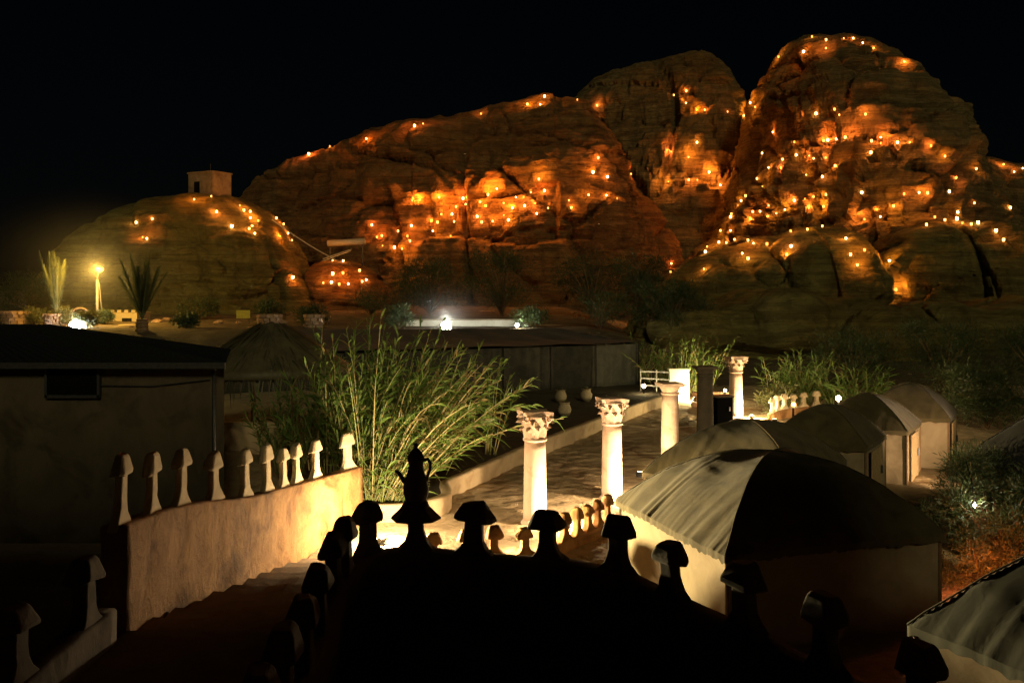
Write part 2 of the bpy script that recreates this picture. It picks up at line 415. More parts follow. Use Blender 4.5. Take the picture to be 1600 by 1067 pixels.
# ------------------------------------------------------------------ lanterns on the rock
LANTERNS = [(214,348),(239,343),(230,375),(223,373),(303,314),(330,309),(338,333),(361,356),(380,331),(391,333),(391,342),(403,347),(395,354),(389,360),(397,366),(375,323),(431,343),(442,352),(449,366),(436,370),(455,377),(456,435),
(483,243),(516,229),(573,219),(661,195),(648,199),(752,180),(851,153),(824,165),(844,164),(644,314),(656,312),(686,308),(723,311),(727,319),(712,324),(689,336),(706,336),(673,346),(683,348),(709,347),(676,362),(704,371),(750,316),(762,306),(777,296),(759,323),(787,318),(801,326),(806,310),(818,308),(830,302),(842,282),(851,300),(836,318),(820,323),(856,327),(839,335),(788,337),(770,347),(753,349),(746,339),(795,345),(889,314),(892,326),(581,353),(589,372),(597,370),(621,363),(642,354),(637,371),(639,378),(628,388),(615,388),(598,385),
(520,409),(536,410),(520,430),(536,429),(561,425),(506,443),(518,443),(530,446),(544,445),(566,442),(572,439),
(902,158),(933,166),(934,248),(927,271),(949,278),(985,273),(920,306),(947,306),(964,312),(1052,150),(1073,143),(1072,162),(1089,173),(1101,173),(1136,176),(1161,182),(1050,238),(1076,246),(1089,224),(1108,270),(1045,284),(1076,282),(1089,282),(1126,290),(1139,287),(1173,162),(1181,168),(1192,240),
(1269,60),(1291,65),(1318,62),(1334,61),(1348,69),(1365,77),(1291,77),(1256,83),(1217,91),(1412,97),(1255,186),(1276,179),(1305,172),(1312,181),(1352,180),(1208,207),(1241,224),(1286,221),(1293,220),(1308,218),(1337,217),(1320,217),(1362,222),(1375,215),(1376,226),(1402,224),(1422,224),(1361,240),(1455,229),(1476,246),(1265,244),(1245,243),(1272,249),(1290,247),(1223,251),(1202,263),(1220,264),(1306,261),(1260,274),(1285,278),(1192,293),(1183,281),(1166,308),(1159,315),(1154,322),(1144,335),(1142,341),(1242,314),(1258,313),(1271,308),(1292,305),(1346,302),(1412,304),(1436,302),(1450,303),(1484,302),(1492,280),(1525,266),(1568,259),(1584,270),(1597,264),(1202,321),(1177,331),(1188,330),(1173,342),(1200,338),(1213,334),(1227,329),(1264,327),(1287,324),(1396,323),(1376,340),(1352,344),(1522,318),(1577,326),(1497,333),(1461,342),(1448,354),(1478,346),(1495,345),(1504,351),(1528,351),(1517,353),
(1049,412),(1049,427),(1101,422),(1105,387),(1103,396),(1124,380),(1135,381),(1148,376),(1178,382),(1197,384),(1169,378),(1127,361),(1142,361),(1236,364),(1262,361),(1285,356),(1236,387),(1229,400),(1169,407),(1160,398),(1322,375),(1351,394),(1329,401),(1339,416),(1391,409),(1399,454),(1555,362),(1567,378)]
STRONG = {(303,314):2.0,(391,333):1.6,(391,342):2.2,(1108,270):3.4,(1126,290):2.0,(1076,246):2.4,(1161,182):2.6,(1173,162):2,(851,153):1.6,(777,296):2.4,(762,306):2.2,(727,319):2.2,(656,312):2.6,(644,314):2.4,(934,248):2.0,(1308,218):2.2,(1320,217):2.2,(1293,220):2.0,(1265,244):2.2,(1402,224):2.0,(1375,215):1.8,(1396,323):2.2,(1352,344):1.8,(1376,340):1.8,(1217,91):2.2,(1256,83):1.6,(1045,284):2.0,(1089,282):1.8,(1399,454):1.6,(1178,382):1.8,(1105,387):1.6,(1169,407):1.5,(1351,394):1.6,(1391,409):1.5,(628,388):1.7,(639,378):1.5,(544,445):1.5,(520,430):1.6,(1181,168):1.8,(723,311):2.0,(686,308):2.2,(712,324):1.8,(842,282):1.6,(920,306):1.3,(1291,77):1.8,(1352,180):1.8,(985,273):1.3}
REGIONS = [   # findable clusters of lanterns: text, test on the photo position
 ('on the left flank of the domed hill', lambda x, y: x < 260), ('just below the hut on the domed hill', lambda x, y: x < 345 and y < 335),
 ('in the bright string right of the hut', lambda x, y: x < 405), ('along the right edge of the domed hill', lambda x, y: x < 470),
 ('ringing the small outcrop at the ridge foot', lambda x, y: x < 575 and y > 400), ('along the skyline of the long ridge', lambda x, y: x < 950 and y < 200 or x < 600 and y < 250),
 ('in the cluster at the left foot of the ridge', lambda x, y: x < 650 and y > 350), ('in the glowing alcove of the long ridge', lambda x, y: x < 735 and y < 330),
 ('just below the glowing ridge alcove', lambda x, y: x < 735), ('in the bright band right of the glowing alcove', lambda x, y: x < 798),
 ('at the right end of the bright ridge band', lambda x, y: x < 870), ('on the right shoulder of the long ridge', lambda x, y: x < 1000),
 ('high on the middle peak', lambda x, y: x < 1150 and y < 200), ('in the gully below the middle peak', lambda x, y: x < 1146 and y < 295),
 ('in the arc round the tall summit', lambda x, y: y < 110), ('in the row under the tall summit', lambda x, y: y < 200),
 ('on the bright middle ledge of the peak', lambda x, y: y < 232 and x < 1430), ('on the right flank of the tall peak', lambda x, y: x > 1430 and y < 320),
 ('scattered below the bright middle ledge', lambda x, y: y < 282 and x > 1195), ('climbing the left edge of the tall peak', lambda x, y: x < 1196 and y < 345),
 ('in the upper low row across the tall peak', lambda x, y: y < 318), ('in the lower row across the tall peak', lambda x, y: y < 346 and x < 1420),
 ('on the stepped rock shoulder at far right', lambda x, y: x > 1420), ('on the left end of the smooth front dome', lambda x, y: x < 1112),
 ('along the crest of the smooth front dome', lambda x, y: y < 386 and x < 1300), ('on the face of the smooth front dome', lambda x, y: x < 1300), ('in the cleft right of the smooth front dome', lambda x, y: True)]
def region(px, py): return next(k for k, (t_, f_) in enumerate(REGIONS) if f_(px, py))
ORD = ['first', 'second', 'third', 'fourth', 'fifth', 'sixth', 'seventh', 'eighth', 'ninth', 'tenth', 'eleventh', 'twelfth', 'thirteenth', 'fourteenth', 'fifteenth', 'sixteenth', 'seventeenth', 'eighteenth', 'nineteenth', 'twentieth']
ORDER = {}
for k in range(len(REGIONS)):
    for j, q_ in enumerate(sorted(q_ for q_ in LANTERNS if region(*q_) == k)): ORDER[q_] = (k, j)
lm = MB(); lm.lathe([(.08, 0), (.11, .08), (.10, .20), (.12, .27)], 8, jit=.2)
lantern_mes = [lm.mesh('lantern', 'flame' if k < 2 else 'flame_hot' if k == 2 else 'flame_low') for k in range(4)]
CAMP = Vector((0, 0, CZ))
def cast(px, py):
    best = None
    for dy in (0, 2, 4, 7, 11, 16, 22):
        d = (at(px, py+dy, 100)-CAMP).normalized()
        for nme, (o, bv) in ROCKS.items():
            h = bv.ray_cast(CAMP, d)
            if h[0] is not None and (best is None or h[3] < best[3]): best = (h[0], h[1], nme, h[3])
        if best: return best
    return None
LP = 78.0
for i, (px, py) in enumerate(LANTERNS):
    h = cast(px, py)
    if not h: continue
    p, n, nme, dist = h
    if n.dot(CAMP-p) < 0: n = -n
    ln = bpy.data.objects.new('lantern', lantern_mes[i % 4 if i % 7 else 2]); COL.objects.link(ln)
    ln.location = p+n*.12-Vector((0, 0, .05)); ln.rotation_euler = (0, 0, i*1.7)
    k = random.uniform(.55, 1.2); ln.scale = (k, k, k)
    rk, rj = ORDER[(px, py)]
    tag(ln, ORD[min(rj, 19)]+' lantern from the left '+REGIONS[rk][0], 'lantern', 'lanterns '+REGIONS[rk][0])
    sk = STRONG.get((px, py), min(2.6, random.lognormvariate(-.3, .75))); big_ = (px, py) in STRONG
    pw = LP*(dist/130)**1.3*sk*(1.6 if big_ else 1)*(1.7 if 620 < px < 860 and 270 < py < 330 else .45 if nme in ('low_outcrop', 'slope_boulder') else 1)
    off_ = (.95 if big_ else random.uniform(.35, .6))*(dist/130)
    lamp(ln, p+n*off_+Vector((random.uniform(-.2, .2), 0, off_*.5)), pw, (1.0, random.uniform(.22, .34), random.uniform(.02, .055)), .12)

# ------------------------------------------------------------------ hut, pipe and cable on the rock
hp = at(328, 297, 106)
hut = thing('stone_hut', 'small pale box-shaped hut on top of the domed hill', 'hut', (hp.x, hp.y, hp.z-1.0), radians(-28))
obj('wall', MB().box((0, 0, 1.35), (3.6, 2.8, 2.7)), 'hut_stone', hut)
obj('roof', MB().box((0, 0, 2.79), (3.8, 3.0, .18)), 'hut_stone', hut)
obj('door', MB().box((-.5, -1.42, .95), (.8, .06, 1.7)), 'black_void', hut)
obj('mast', MB().tube([(1.1, -1.0, 2.8), (1.1, -1.0, 3.7)], .05), 'metal_dark', hut)
pp = at(541, 380, 113)
pipe = thing('water_pipe', 'pale horizontal pipe on posts below the long ridge', 'pipe', pp)
obj('tube', MB().tube([(-2.2, 0, -.05), (2.2, 0, .2)], .38, 12), 'pale_pipe', pipe, True)
obj('post', MB().tube([(-1.9, 0, -3.5), (-1.9, 0, -.3)], .1), 'metal_dark', pipe)
obj('post', MB().tube([(1.9, 0, -3.5), (1.9, 0, -.1)], .1), 'metal_dark', pipe)
for k in (0, 1): obj('stair_rail', MB().tube([(-2.6, -1-.5*k, -1.9-.3*k), (.8, -1-.5*k, -.75-.2*k)], .05), 'pale_pipe', pipe)
ca, cb = at(425, 343, 104), at(532, 410, 106)
cbl = MB().tube([ca.lerp(cb, k/8)-Vector((0, 0, sin(pi*k/8)*.25)) for k in range(9)], .06, 5)
tag(obj('cable', cbl, 'pale_pipe'), 'pale cable strung down from the domed hill', 'cable')

# ------------------------------------------------------------------ parapet walls with mushroom merlons
def path_len(path):
    L = [0]
    for a, b_ in zip(path, path[1:]): L.append(L[-1]+(Vector(b_[:2])-Vector(a[:2])).length)
    return L
def path_at(path, L, s):
    for i in range(len(path)-1):
        if s <= L[i+1] or i == len(path)-2:
            t_ = (s-L[i])/max(1e-6, L[i+1]-L[i]); a, b_ = path[i], path[i+1]
            d = (Vector(b_[:2])-Vector(a[:2])).normalized()
            return [lerp(a[k], b_[k], t_) for k in range(len(a))], d
def smooth_path(path, n=6):
    out = []; P = [path[0]]+list(path)+[path[-1]]
    for i in range(1, len(P)-2):
        for k in range(n):
            t_ = k/n
            out.append(tuple(.5*((2*P[i][c])+(-P[i-1][c]+P[i+1][c])*t_+(2*P[i-1][c]-5*P[i][c]+4*P[i+1][c]-P[i+2][c])*t_*t_+(-P[i-1][c]+3*P[i][c]-3*P[i+1][c]+P[i+2][c])*t_**3) for c in range(len(path[0]))))
    out.append(tuple(path[-1])); return out
MERLON = {}
def merlon_meshes(key, mat, sc_=1.0, slim=1.0, var=0):
    tk_ = .5 if key == 'lit' else 1.0; vo_ = var*7.3
    """body: flared foot and stem along the wall; cap: frustum overhanging all round"""
    if (key, var) in MERLON: return MERLON[(key, var)]
    k = sc_; bo = MB(); ys_ = []
    prof = [(.36, -.04), (.27, .03), (.19, .10), (.145, .19), (.13, .28), (.125, .53)]
    th = [.105, .105, .10, .09, .085, .085]
    vs_ = []
    for (hw, z), ty in zip(prof, th):
        hw *= (slim if z > .1 else 1); ty *= tk_
        j = lambda q: 1+.22*mn.noise(Vector((q*1.37+vo_, z*9, k*3+vo_)))
        vs_ += [(-hw*k*j(1), -ty*k, z*k), (hw*k*j(2), -ty*k*j(5), z*k), (hw*k*j(3), ty*k, z*k), (-hw*k*j(4), ty*k, z*k)]
    fs_ = [(i*4+a, i*4+(a+1) % 4, i*4+4+(a+1) % 4, i*4+4+a) for i in range(len(prof)-1) for a in range(4)]
    bo.add(vs_, fs_)
    cp = MB(); vs_ = []
    up_ = .04 if key in ('lit', 'dim', 'far') else 0
    for hx, hy, z in [(a, b_*tk_, c) for a, b_, c in ((.14, .10, .462+up_), (.285, .165, .47+up_), (.275, .165, .535+up_*.5), (.19, .12, .70), (.15, .09, .745))]:
        c_ = .45
        ring = [(-hx, -hy*c_), (-hx*.72, -hy), (hx*.72, -hy), (hx, -hy*c_), (hx, hy*c_), (hx*.72, hy), (-hx*.72, hy), (-hx, hy*c_)]
        vs_ += [(x*k*slim*(1+.24*mn.noise(Vector((x*6+vo_, y*6, z*5)))), y*k*(1+.2*mn.noise(Vector((x*5, y*6+vo_, z*5)))), (z+.07*mn.noise(Vector((x*4+vo_, y*5, z*3+k))))*k) for x, y in ring]
    fs_ = [(i*8+a, i*8+(a+1) % 8, i*8+8+(a+1) % 8, i*8+8+a) for i in range(4) for a in range(8)]
    fs_ += [tuple(reversed(range(8))), tuple(range(32, 40))]
    cp.add(vs_, fs_)
    MERLON[(key, var)] = (bo.mesh('merlon', mat), cp.mesh('cap', mat)); return MERLON[(key, var)]
def parapet(name, label, cat, path, thick, mat, merl, key, msc=1.0, slim=1.0, drop=None, smooth=6, mmat=None):
    """path: (x, y, ztop, zbase); merl: arc positions of the merlons (metres)"""
    P = smooth_path(path, smooth); L = path_len(P)
    root = thing(name, label, cat, (P[0][0], P[0][1], 0))
    o0 = Vector((P[0][0], P[0][1], 0))
    mb = MB(); vs_ = []
    N = max(8, int(L[-1]/.22))
    for i in range(N+1):
        (x, y, zt, zb), d = path_at(P, L, L[-1]*i/N)
        n = Vector((-d.y, d.x)); w_ = thick/2
        wob = .018*mn.noise(Vector((x*1.7, y*1.7, 3)))
        zt += .02*mn.noise(Vector((x*2.1, y*2.1, 9)))
        RW = [(-1, lerp(zb, zt-.03, k/6)) for k in range(7)]+[(-.75, zt), (.75, zt)]+[(1, lerp(zt-.03, zb, k/6)) for k in range(7)]; nr_ = len(RW)
        for sgn, z in RW:
            wob2 = .035*mn.noise(Vector((x*1.5, y*1.5, z*2+sgn*4)))+.02*mn.noise(Vector((x*5, y*5, z*5)))
            vs_.append(Vector((x, y, z))-o0+Vector((n.x, n.y, 0))*(sgn*w_+(wob+wob2)*(1 if z < zt else 0)))
    fs_ = [(i*nr_+a, i*nr_+a+1, i*nr_+nr_+a+1, i*nr_+nr_+a) for i in range(N) for a in range(nr_-1)]
    fs_ += [tuple(range(nr_)), tuple(reversed(range(N*nr_, N*nr_+nr_)))]
    mb.add(vs_, fs_); obj('wall', mb, mat, root, True, True)
    for mi, s in enumerate(merl):
        bm_, cm_ = merlon_meshes(key, mmat or mat, msc, slim, mi % 4)
        if s > L[-1]: continue
        (x, y, zt, zb), d = path_at(P, L, s)
        e = bpy.data.objects.new('merlon', bm_); COL.objects.link(e); e.parent = root
        e.location = Vector((x, y, zt))-o0
        e.rotation_euler = (random.uniform(-.03, .03), random.uniform(-.035, .035), math.atan2(d.y, d.x)+random.uniform(-.08, .08))
        e.scale = (random.uniform(.93, 1.08), 1, random.uniform(.94, 1.07))
        c_ = bpy.data.objects.new('cap', cm_); COL.objects.link(c_); c_.parent = e
        for o_ in (e, c_):
            bv_ = o_.modifiers.new('worn_edges', 'BEVEL'); bv_.width = .022; bv_.segments = 2; bv_.limit_method = 'ANGLE'; bv_.angle_limit = radians(25)
    return root

# near terrace parapet (dark, unlit side towards the camera)
TP = [(-2.15, 6.0, 1.76, .3), (-2.2, 8.4, 1.76, .3), (-2.28, 11.0, 1.76, .3), (-2.42, 13.3, 1.76, .2), (-2.2, 14.75, 1.76, 0), (-1.45, 15.0, 1.76, 0), (-.6, 14.7, 1.76, 0), (.55, 14.45, 1.76, 0), (1.5, 13.85, 1.76, 0), (2.12, 12.7, 1.76, 0), (2.8, 11.45, 1.76, 0), (3.35, 10.2, 1.76, 0), (3.85, 9.0, 1.76, 0), (4.1, 7.0, 1.76, 0)]
SP = smooth_path(TP, 6); SL = path_len(SP)
def arc_of(path, x, y):
    P = smooth_path(path, 6); L = path_len(P)
    k = min(range(401), key=lambda i: (Vector(path_at(P, L, L[-1]*i/400)[0][:2])-Vector((x, y))).length)
    return L[-1]*k/400
tm = [arc_of(TP, *q) for q in ((-2.17, 8.3), (-2.25, 9.3), (-2.27, 10.4), (-2.3, 11.5), (-2.42, 13.0), (-2.42, 13.8), (-2.2, 14.7), (-1.5, 15.0), (-.6, 14.7), (.55, 14.45), (1.5, 13.85), (2.12, 12.7), (2.8, 11.45), (3.35, 10.2), (3.85, 9.0))]
parapet('terrace_parapet', 'dark curved terrace parapet with mushroom merlons in the foreground', 'parapet', TP, .30, 'mud_dark', tm, 'dark')
tf = MB(); ring = [(p[0], p[1]) for p in SP]
tf.add([(x, y, .75) for x, y in ring]+[(x, y, .76*0) for x, y in ring], [tuple(range(len(ring)))])
struct('terrace_floor', tf, 'mud_dark', 'dark floor of the near terrace')
# building the photographer stands on, below the eye
cb_ = thing('camera_house', 'plain mud house under the viewpoint with an added shade block', 'house', (0, 0, 0))
obj('lower_wall', MB().box((-.5, -4, 2.05), (9, 12.6, 4.1)), 'mud_dark', cb_)
obj('shade_block', MB().box((1.1, -5.2, 9.3), (20.2, 4.5, 10.4)), 'mud_dark', cb_)  # unseen block added to keep moonlight off the terrace and near tent

# lit stair wall, left
SW = [(-4.95, 11.9, 2.88, 1.2), (-5.02, 13.5, 2.70, .9), (-4.98, 15.2, 2.45, .6), (-4.88, 17.0, 2.12, .3), (-4.82, 19.0, 1.83, -.05), (-4.62, 20.9, 1.62, -.05), (-4.3, 22.4, 1.50, -.05), (-3.85, 23.9, 1.42, -.05)]
parapet('stair_wall', 'lit ochre stair wall with pale arrow-shaped merlons', 'wall', SW, .32, 'plaster', [.25, 1.45, 2.6, 4.0, 5.6, 7.0, 8.0, 8.8, 9.9, 11.6], 'lit', 1.12, .92, mmat='merlon_pale')
LWp = [(-4.75, 6.0, 1.95, .6), (-4.85, 9.4, 2.0, .6), (-4.92, 11.6, 1.95, .6)]
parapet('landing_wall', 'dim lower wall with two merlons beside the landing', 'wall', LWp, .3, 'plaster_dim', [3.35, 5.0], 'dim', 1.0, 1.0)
obj('pillar', MB().box((-4.95, 11.72, 1.9), (.4, .3, 2.1)), 'plaster_dim')['label'] = 'x'
bpy.data.objects.remove(bpy.data.objects['pillar'])
# stairs going down from the landing to the court
st = thing('staircase', 'worn stone stairs running down beside the lit wall', 'stairs', (-3.6, 11, 0))
for k in range(11):
    y0 = 11.2+.86*k; z = 1.55-.15*k
    if z <= 0: break
    mb = MB(); n_ = 7; pts = []
    for i in range(n_+1):
        x = lerp(-4.82, -2.42, i/n_); jj = .03*mn.noise(Vector((x*2, k*3, 0)))
        for yy, zz in ((y0-.05 if k else 6.0, 0), (y0-.05 if k else 6.0, z+jj), (y0+.80+jj*2, z+jj), (y0+.86+jj*2, z+jj-.03), (y0+.86+jj*2, 0)):
            pts.append((x+3.6, yy-11, zz))
    mb.add(pts, [(i*5+a, i*5+a+1, i*5+5+a+1, i*5+5+a) for i in range(n_) for a in range(4)]+[(0, 1, 2, 3, 4), tuple(n_*5+q for q in (4, 3, 2, 1, 0))])
    obj('step', mb, 'step_stone', st, False, True)

# low court wall with small merlons
CW = [(-2.3, 19.3, .26, -.05), (-1.6, 19.75, .24, -.05), (-.6, 20.0, .24, -.05), (.4, 20.2, .26, -.05), (1.2, 21.3, .27, -.05), (2.0, 22.5, .28, -.05), (2.75, 23.9, .28, -.05)]
parapet('court_wall', 'low curved court wall topped by small stone merlons', 'wall', CW, .26, 'plaster', [.8, 1.5, 2.1, 2.75, 3.35, 4.2, 4.75, 5.25, 5.75, 6.3], 'small', .80, .8)
# far row of merlons behind the tents
FW = [(11.3, 42.0, .35, 0), (11.8, 42.9, .4, 0), (12.8, 43.7, .45, 0), (14.6, 44.3, .5, 0)]
parapet('far_court_wall', 'low wall with lit merlons beyond the tent row', 'wall', FW, .3, 'plaster', [.5, 1.15, 1.75, 2.35, 2.9, 3.6, 4.3], 'far', .85, .8, mmat='merlon_pale')

# coffee pot sculpture on the merlon
q = Vector((-1.5, 15.0, 2.50))
pot = thing('coffee_pot', 'dark long-spouted coffee pot sculpture on a parapet merlon', 'sculpture', q); pot.scale = (.84, .84, 1)
obj('body', MB().lathe([(.17, 0), (.20, .03), (.235, .12), (.24, .2), (.215, .32), (.165, .44), (.14, .52), (.135, .58), (.155, .63), (.16, .66)], 18), 'mud_dark', pot, True)
obj('lid', MB().lathe([(.165, .655), (.155, .70), (.11, .77), (.05, .82), (.025, .84), (.04, .87), (.03, .90), (.0, .92)], 14), 'mud_dark', pot, True)
obj('spout', MB().tube([(-.19, 0, .30), (-.26, 0, .36), (-.30, 0, .42), (-.36, 0, .47), (-.39, 0, .475)], [.05, .042, .036, .03, .025], 8), 'mud_dark', pot, True)
obj('handle', MB().tube([(.13, 0, .64), (.22, 0, .66), (.265, 0, .60), (.26, 0, .50), (.22, 0, .40), (.20, 0, .32)], [.03, .03, .03, .028, .026, .03], 8), 'mud_dark', pot, True)
obj('skirt', MB().lathe([(.47, -.27), (.46, -.24), (.17, -.005), (.14, .01)], 8, jit=0), 'mud_dark', pot)

# ------------------------------------------------------------------ planter wall and soil
PWp = [(-3.75, 23.75, .50, -.05), (-2.9, 23.8, .50, -.05), (-2.1, 24.2, .52, -.05), (-1.72, 25.1, .52, -.05), (-1.85, 26.3, .52, -.05), (-1.62, 27.2, .52, -.05), (.72, 33, .55, -.05), (3.3, 38.8, .55, -.05), (5.9, 44.6, .55, -.05), (9.3, 51.5, .5, -.05)]
parapet('planter_wall', 'long low plastered planter wall edging the sandy court', 'wall', PWp, .28, 'planter_plaster', [], 'none', smooth=5)
PS = smooth_path(PWp, 5)
so_ = MB(); inner = [(p[0]-.12, p[1]+.1) for p in PS]; outer = [(-4.6, 25), (-6, 27), (-9, 32), (-12, 40), (-13, 52), (-13, 58), (8, 58)]
poly = inner+list(reversed(outer))
sv = [(x, y, .36) for x, y in poly]
bmS = bmesh.new(); vv = [bmS.verts.new(p) for p in sv]; bmS.faces.new(vv); bmesh.ops.triangulate(bmS, faces=bmS.faces[:])
bmesh.ops.subdivide_edges(bmS, edges=bmS.edges[:], cuts=3)
for v_ in bmS.verts: v_.co.z += .10*mn.noise(v_.co*.8)+.05
bmesh.ops.recalc_face_normals(bmS, faces=bmS.faces)
meS = bpy.data.meshes.new('planting_bed'); bmS.to_mesh(meS); bmS.free(); meS.materials.append(MATS['soil'])
struct('planting_bed', meS, None, 'dark soil bed behind the planter wall')
tag(obj('garden_wall', MB().box((-8.6, 30.2, 1.05), (2.9, .3, 1.2)), 'planter_plaster'), 'short lit plaster wall between the dark house and reeds', 'wall')

# ------------------------------------------------------------------ columns
leaf_me = {}
def acanthus(w_, h_, out):
    mb = MB(); n_ = 5
    for i in range(n_+1):
        t_ = i/n_; z = h_*(sin(min(t_*1.25, 1.25)*pi/2/1.25*1.0) if t_ < .8 else 1-.25*((t_-.8)/.2))
        y = -(out*t_**2.2); ww = w_*(.75+.35*sin(t_*pi))*(1-.65*max(0, t_-.6)/.4)
        mb.v += [(-ww/2, y+.02, z), (-ww/4, y-.015, z), (0, y-.03-.02*t_, z), (ww/4, y-.015, z), (ww/2, y+.02, z)]
    mb.f = [(i*5+a, i*5+a+1, i*5+6+a, i*5+5+a) for i in range(n_) for a in range(4)]
    return mb
def column(name, label, x, y, H, rad, kind, rz=0.0, mat='column_stone'):
    root = thing(name, label, 'column', (x, y, 0), rz)
    hc = .70 if kind == 'corinthian' else .34
    hs = H-hc
    obj('base', MB().lathe([(rad*1.22, 0), (rad*1.22, .06), (rad*1.1, .10), (rad*1.02, .14)], 24), mat, root, True)
    prof = [(rad*1.0, .12)]+[(rad*(1-.10*(i/8)**1.5), lerp(.12, hs, i/8)) for i in range(1, 9)]
    obj('shaft', MB().lathe(prof, 28, jit=.01), mat, root, True)
    obj('necking', MB().lathe([(rad*.9, hs-.04), (rad*1.03, hs-.02), (rad*1.04, hs+.02), (rad*.92, hs+.05)], 24), mat, root, True)
    if kind == 'corinthian':
        cap = obj('capital', MB().lathe([(rad*.86, hs), (rad*.88, hs+.2), (rad*.98, hs+.38), (rad*1.28, hs+.56), (rad*1.38, hs+.60)], 24, jit=.03), mat, root, True)
        a1, a2 = acanthus(.24, .30, .11), acanthus(.25, .46, .19)
        m1 = a1.mesh('leaf', mat, True); m2 = a2.mesh('leaf', mat, True)
        for k in range(16):
            l_ = bpy.data.objects.new('leaf', m1 if k < 8 else m2); COL.objects.link(l_); l_.parent = cap
            a = 2*pi*(k % 8)/8+(pi/8 if k >= 8 else 0)
            r0 = rad*.88
            l_.location = (r0*sin(a), -r0*cos(a), hs+.03+(.06 if k >= 8 else 0)); l_.rotation_euler = (0, 0, a)
            l_.scale = (random.uniform(.85, 1.1), 1, random.uniform(.9, 1.08))
        for k in range(4):
            a = pi/4+k*pi/2; vol = MB(); pts = []
            for i in range(16):
                th = i/15*2.6*pi; r_ = .095*(1-i/18)
                pts.append((cos(a)*(rad*1.42+r_*cos(th)), sin(a)*(rad*1.42+r_*cos(th)), hs+.51+r_*sin(th)))
            vol.tube(pts, [.045*(1-i/26) for i in range(16)], 6); obj('volute', vol, mat, cap, True)
        ab = MB(); ring_ = []
        hw = rad*1.30
        for k in range(4):
            a = pi/4+k*pi/2; c0 = Vector((cos(a), sin(a)))*hw*sqrt(2); c1 = Vector((cos(a+pi/2), sin(a+pi/2)))*hw*sqrt(2)
            for i in range(6):
                t_ = i/6; p = c0.lerp(c1, t_); pull = 1-.17*sin(pi*t_); ring_.append(p*pull)
        vs_ = [(p.x*s_, p.y*s_, z+.03*mn.noise(Vector((p.x*4, p.y*4, z)))) for z, s_ in ((hs+.585, .93), (hs+.63, 1.0), (H, 1.03)) for p in ring_]
        n_ = len(ring_); ab.add(vs_, [(j*n_+i, j*n_+(i+1) % n_, (j+1)*n_+(i+1) % n_, (j+1)*n_+i) for j in range(2) for i in range(n_)]+[tuple(range(2*n_, 3*n_)), tuple(reversed(range(n_)))])
        obj('abacus', ab, mat, cap)
    else:
        cap = obj('capital', MB().lathe([(rad*.9, hs), (rad*.93, hs+.08), (rad*1.12, hs+.2), (rad*1.25, hs+.26)], 24), mat, root, True)
        obj('abacus', MB().box((0, 0, H-.05), (rad*2.55, rad*2.55, .10)), mat, cap)
    return root
column('stone_column', 'pinkish column with leafy capital nearest the camera', .57, 23.8, 2.8, .29, 'corinthian', .2)
column('stone_column', 'lit column with leafy capital beside the nearest tent', 2.77, 26.6, 2.8, .29, 'corinthian', .15)
column('stone_column', 'plain pale column with dark flat top, third in the row', 5.1, 31.0, 2.8, .29, 'plain', .25)
column('stone_column', 'unlit dark plain column, fourth in the row', 7.6, 37.8, 2.8, .33, 'plain', .1, 'mud_dark')  # dark material puts this column's lack of light into its colour
column('stone_column', 'brightly lit farthest column with leafy capital', 10.1, 43.3, 2.8, .31, 'corinthian', .2)

def uplight(label, loc, power, color, aim=None, spot=None, mat='lamp_warm', head=.10, up=.12, lz=.5, cat='floodlight', name='ground_floodlight', radius=.06):
    loc = Vector(loc)
    r_ = thing(name, label, cat, loc)
    a = Vector(aim)-loc if aim else Vector((0, 0, 1)); ang = math.atan2(a.y, a.x)-pi/2
    r_.rotation_euler = (0, 0, ang)
    obj('bracket', MB().box((0, 0, up*.5), (head*1.2, .05, up)), 'metal_dark', r_)
    M = Matrix.Rotation(radians(35), 3, 'X')
    obj('housing', MB().box((0, 0, up+.05), (head*2.0, .10, head*1.4), M), 'metal_dark', r_)
    obj('lens', MB().box(M @ Vector((0, .058, 0))+Vector((0, 0, up+.05)), (head*1.8, .012, head*1.2), M), mat, r_)
    lamp(r_, loc+Vector((0, 0, lz or (up+.22))), power, color, radius, spot, aim)
    return r_
WARM = (1.0, .72, .36); YEL = (1.0, .78, .37); OR = (1.0, .60, .22)
# the flood lamp at the foot of the stair wall: washes wall, reeds, planter, tent side
uplight('bright floodlight at the far end of the stair wall', (-2.95, 21.7, 0), 850, (1, .76, .42), (-4.4, 22.6, 1.2), None, 'lamp_warm', .12, .10, .75)
uplight('floodlight behind the court wall aimed across at the near tent', (-2.75, 20.9, 0), 7500, YEL, (3.0, 17.9, 1.7), 105, 'lamp_warm', .12, .10, .72)
uplight('floodlight at the foot of the nearest leafy column', (1.34, 23.2, 0), 620, (1, .72, .40), (.57, 23.8, 2.2), None, 'lamp_warm')
uplight('floodlight at the foot of the leafy column by the tent', (3.48, 25.8, 0), 760, (1, .72, .40), (2.77, 26.6, 2.2), None, 'lamp_warm')
uplight('floodlight lighting the plain pale column from the court', (3.9, 29.3, 0), 420, YEL, (5.1, 31, 1.6), 110, 'lamp_warm')
uplight('floodlight at the foot of the farthest leafy column', (10.65, 42.6, 0), 620, YEL, (10.1, 43.3, 2.2), None, 'lamp_warm')

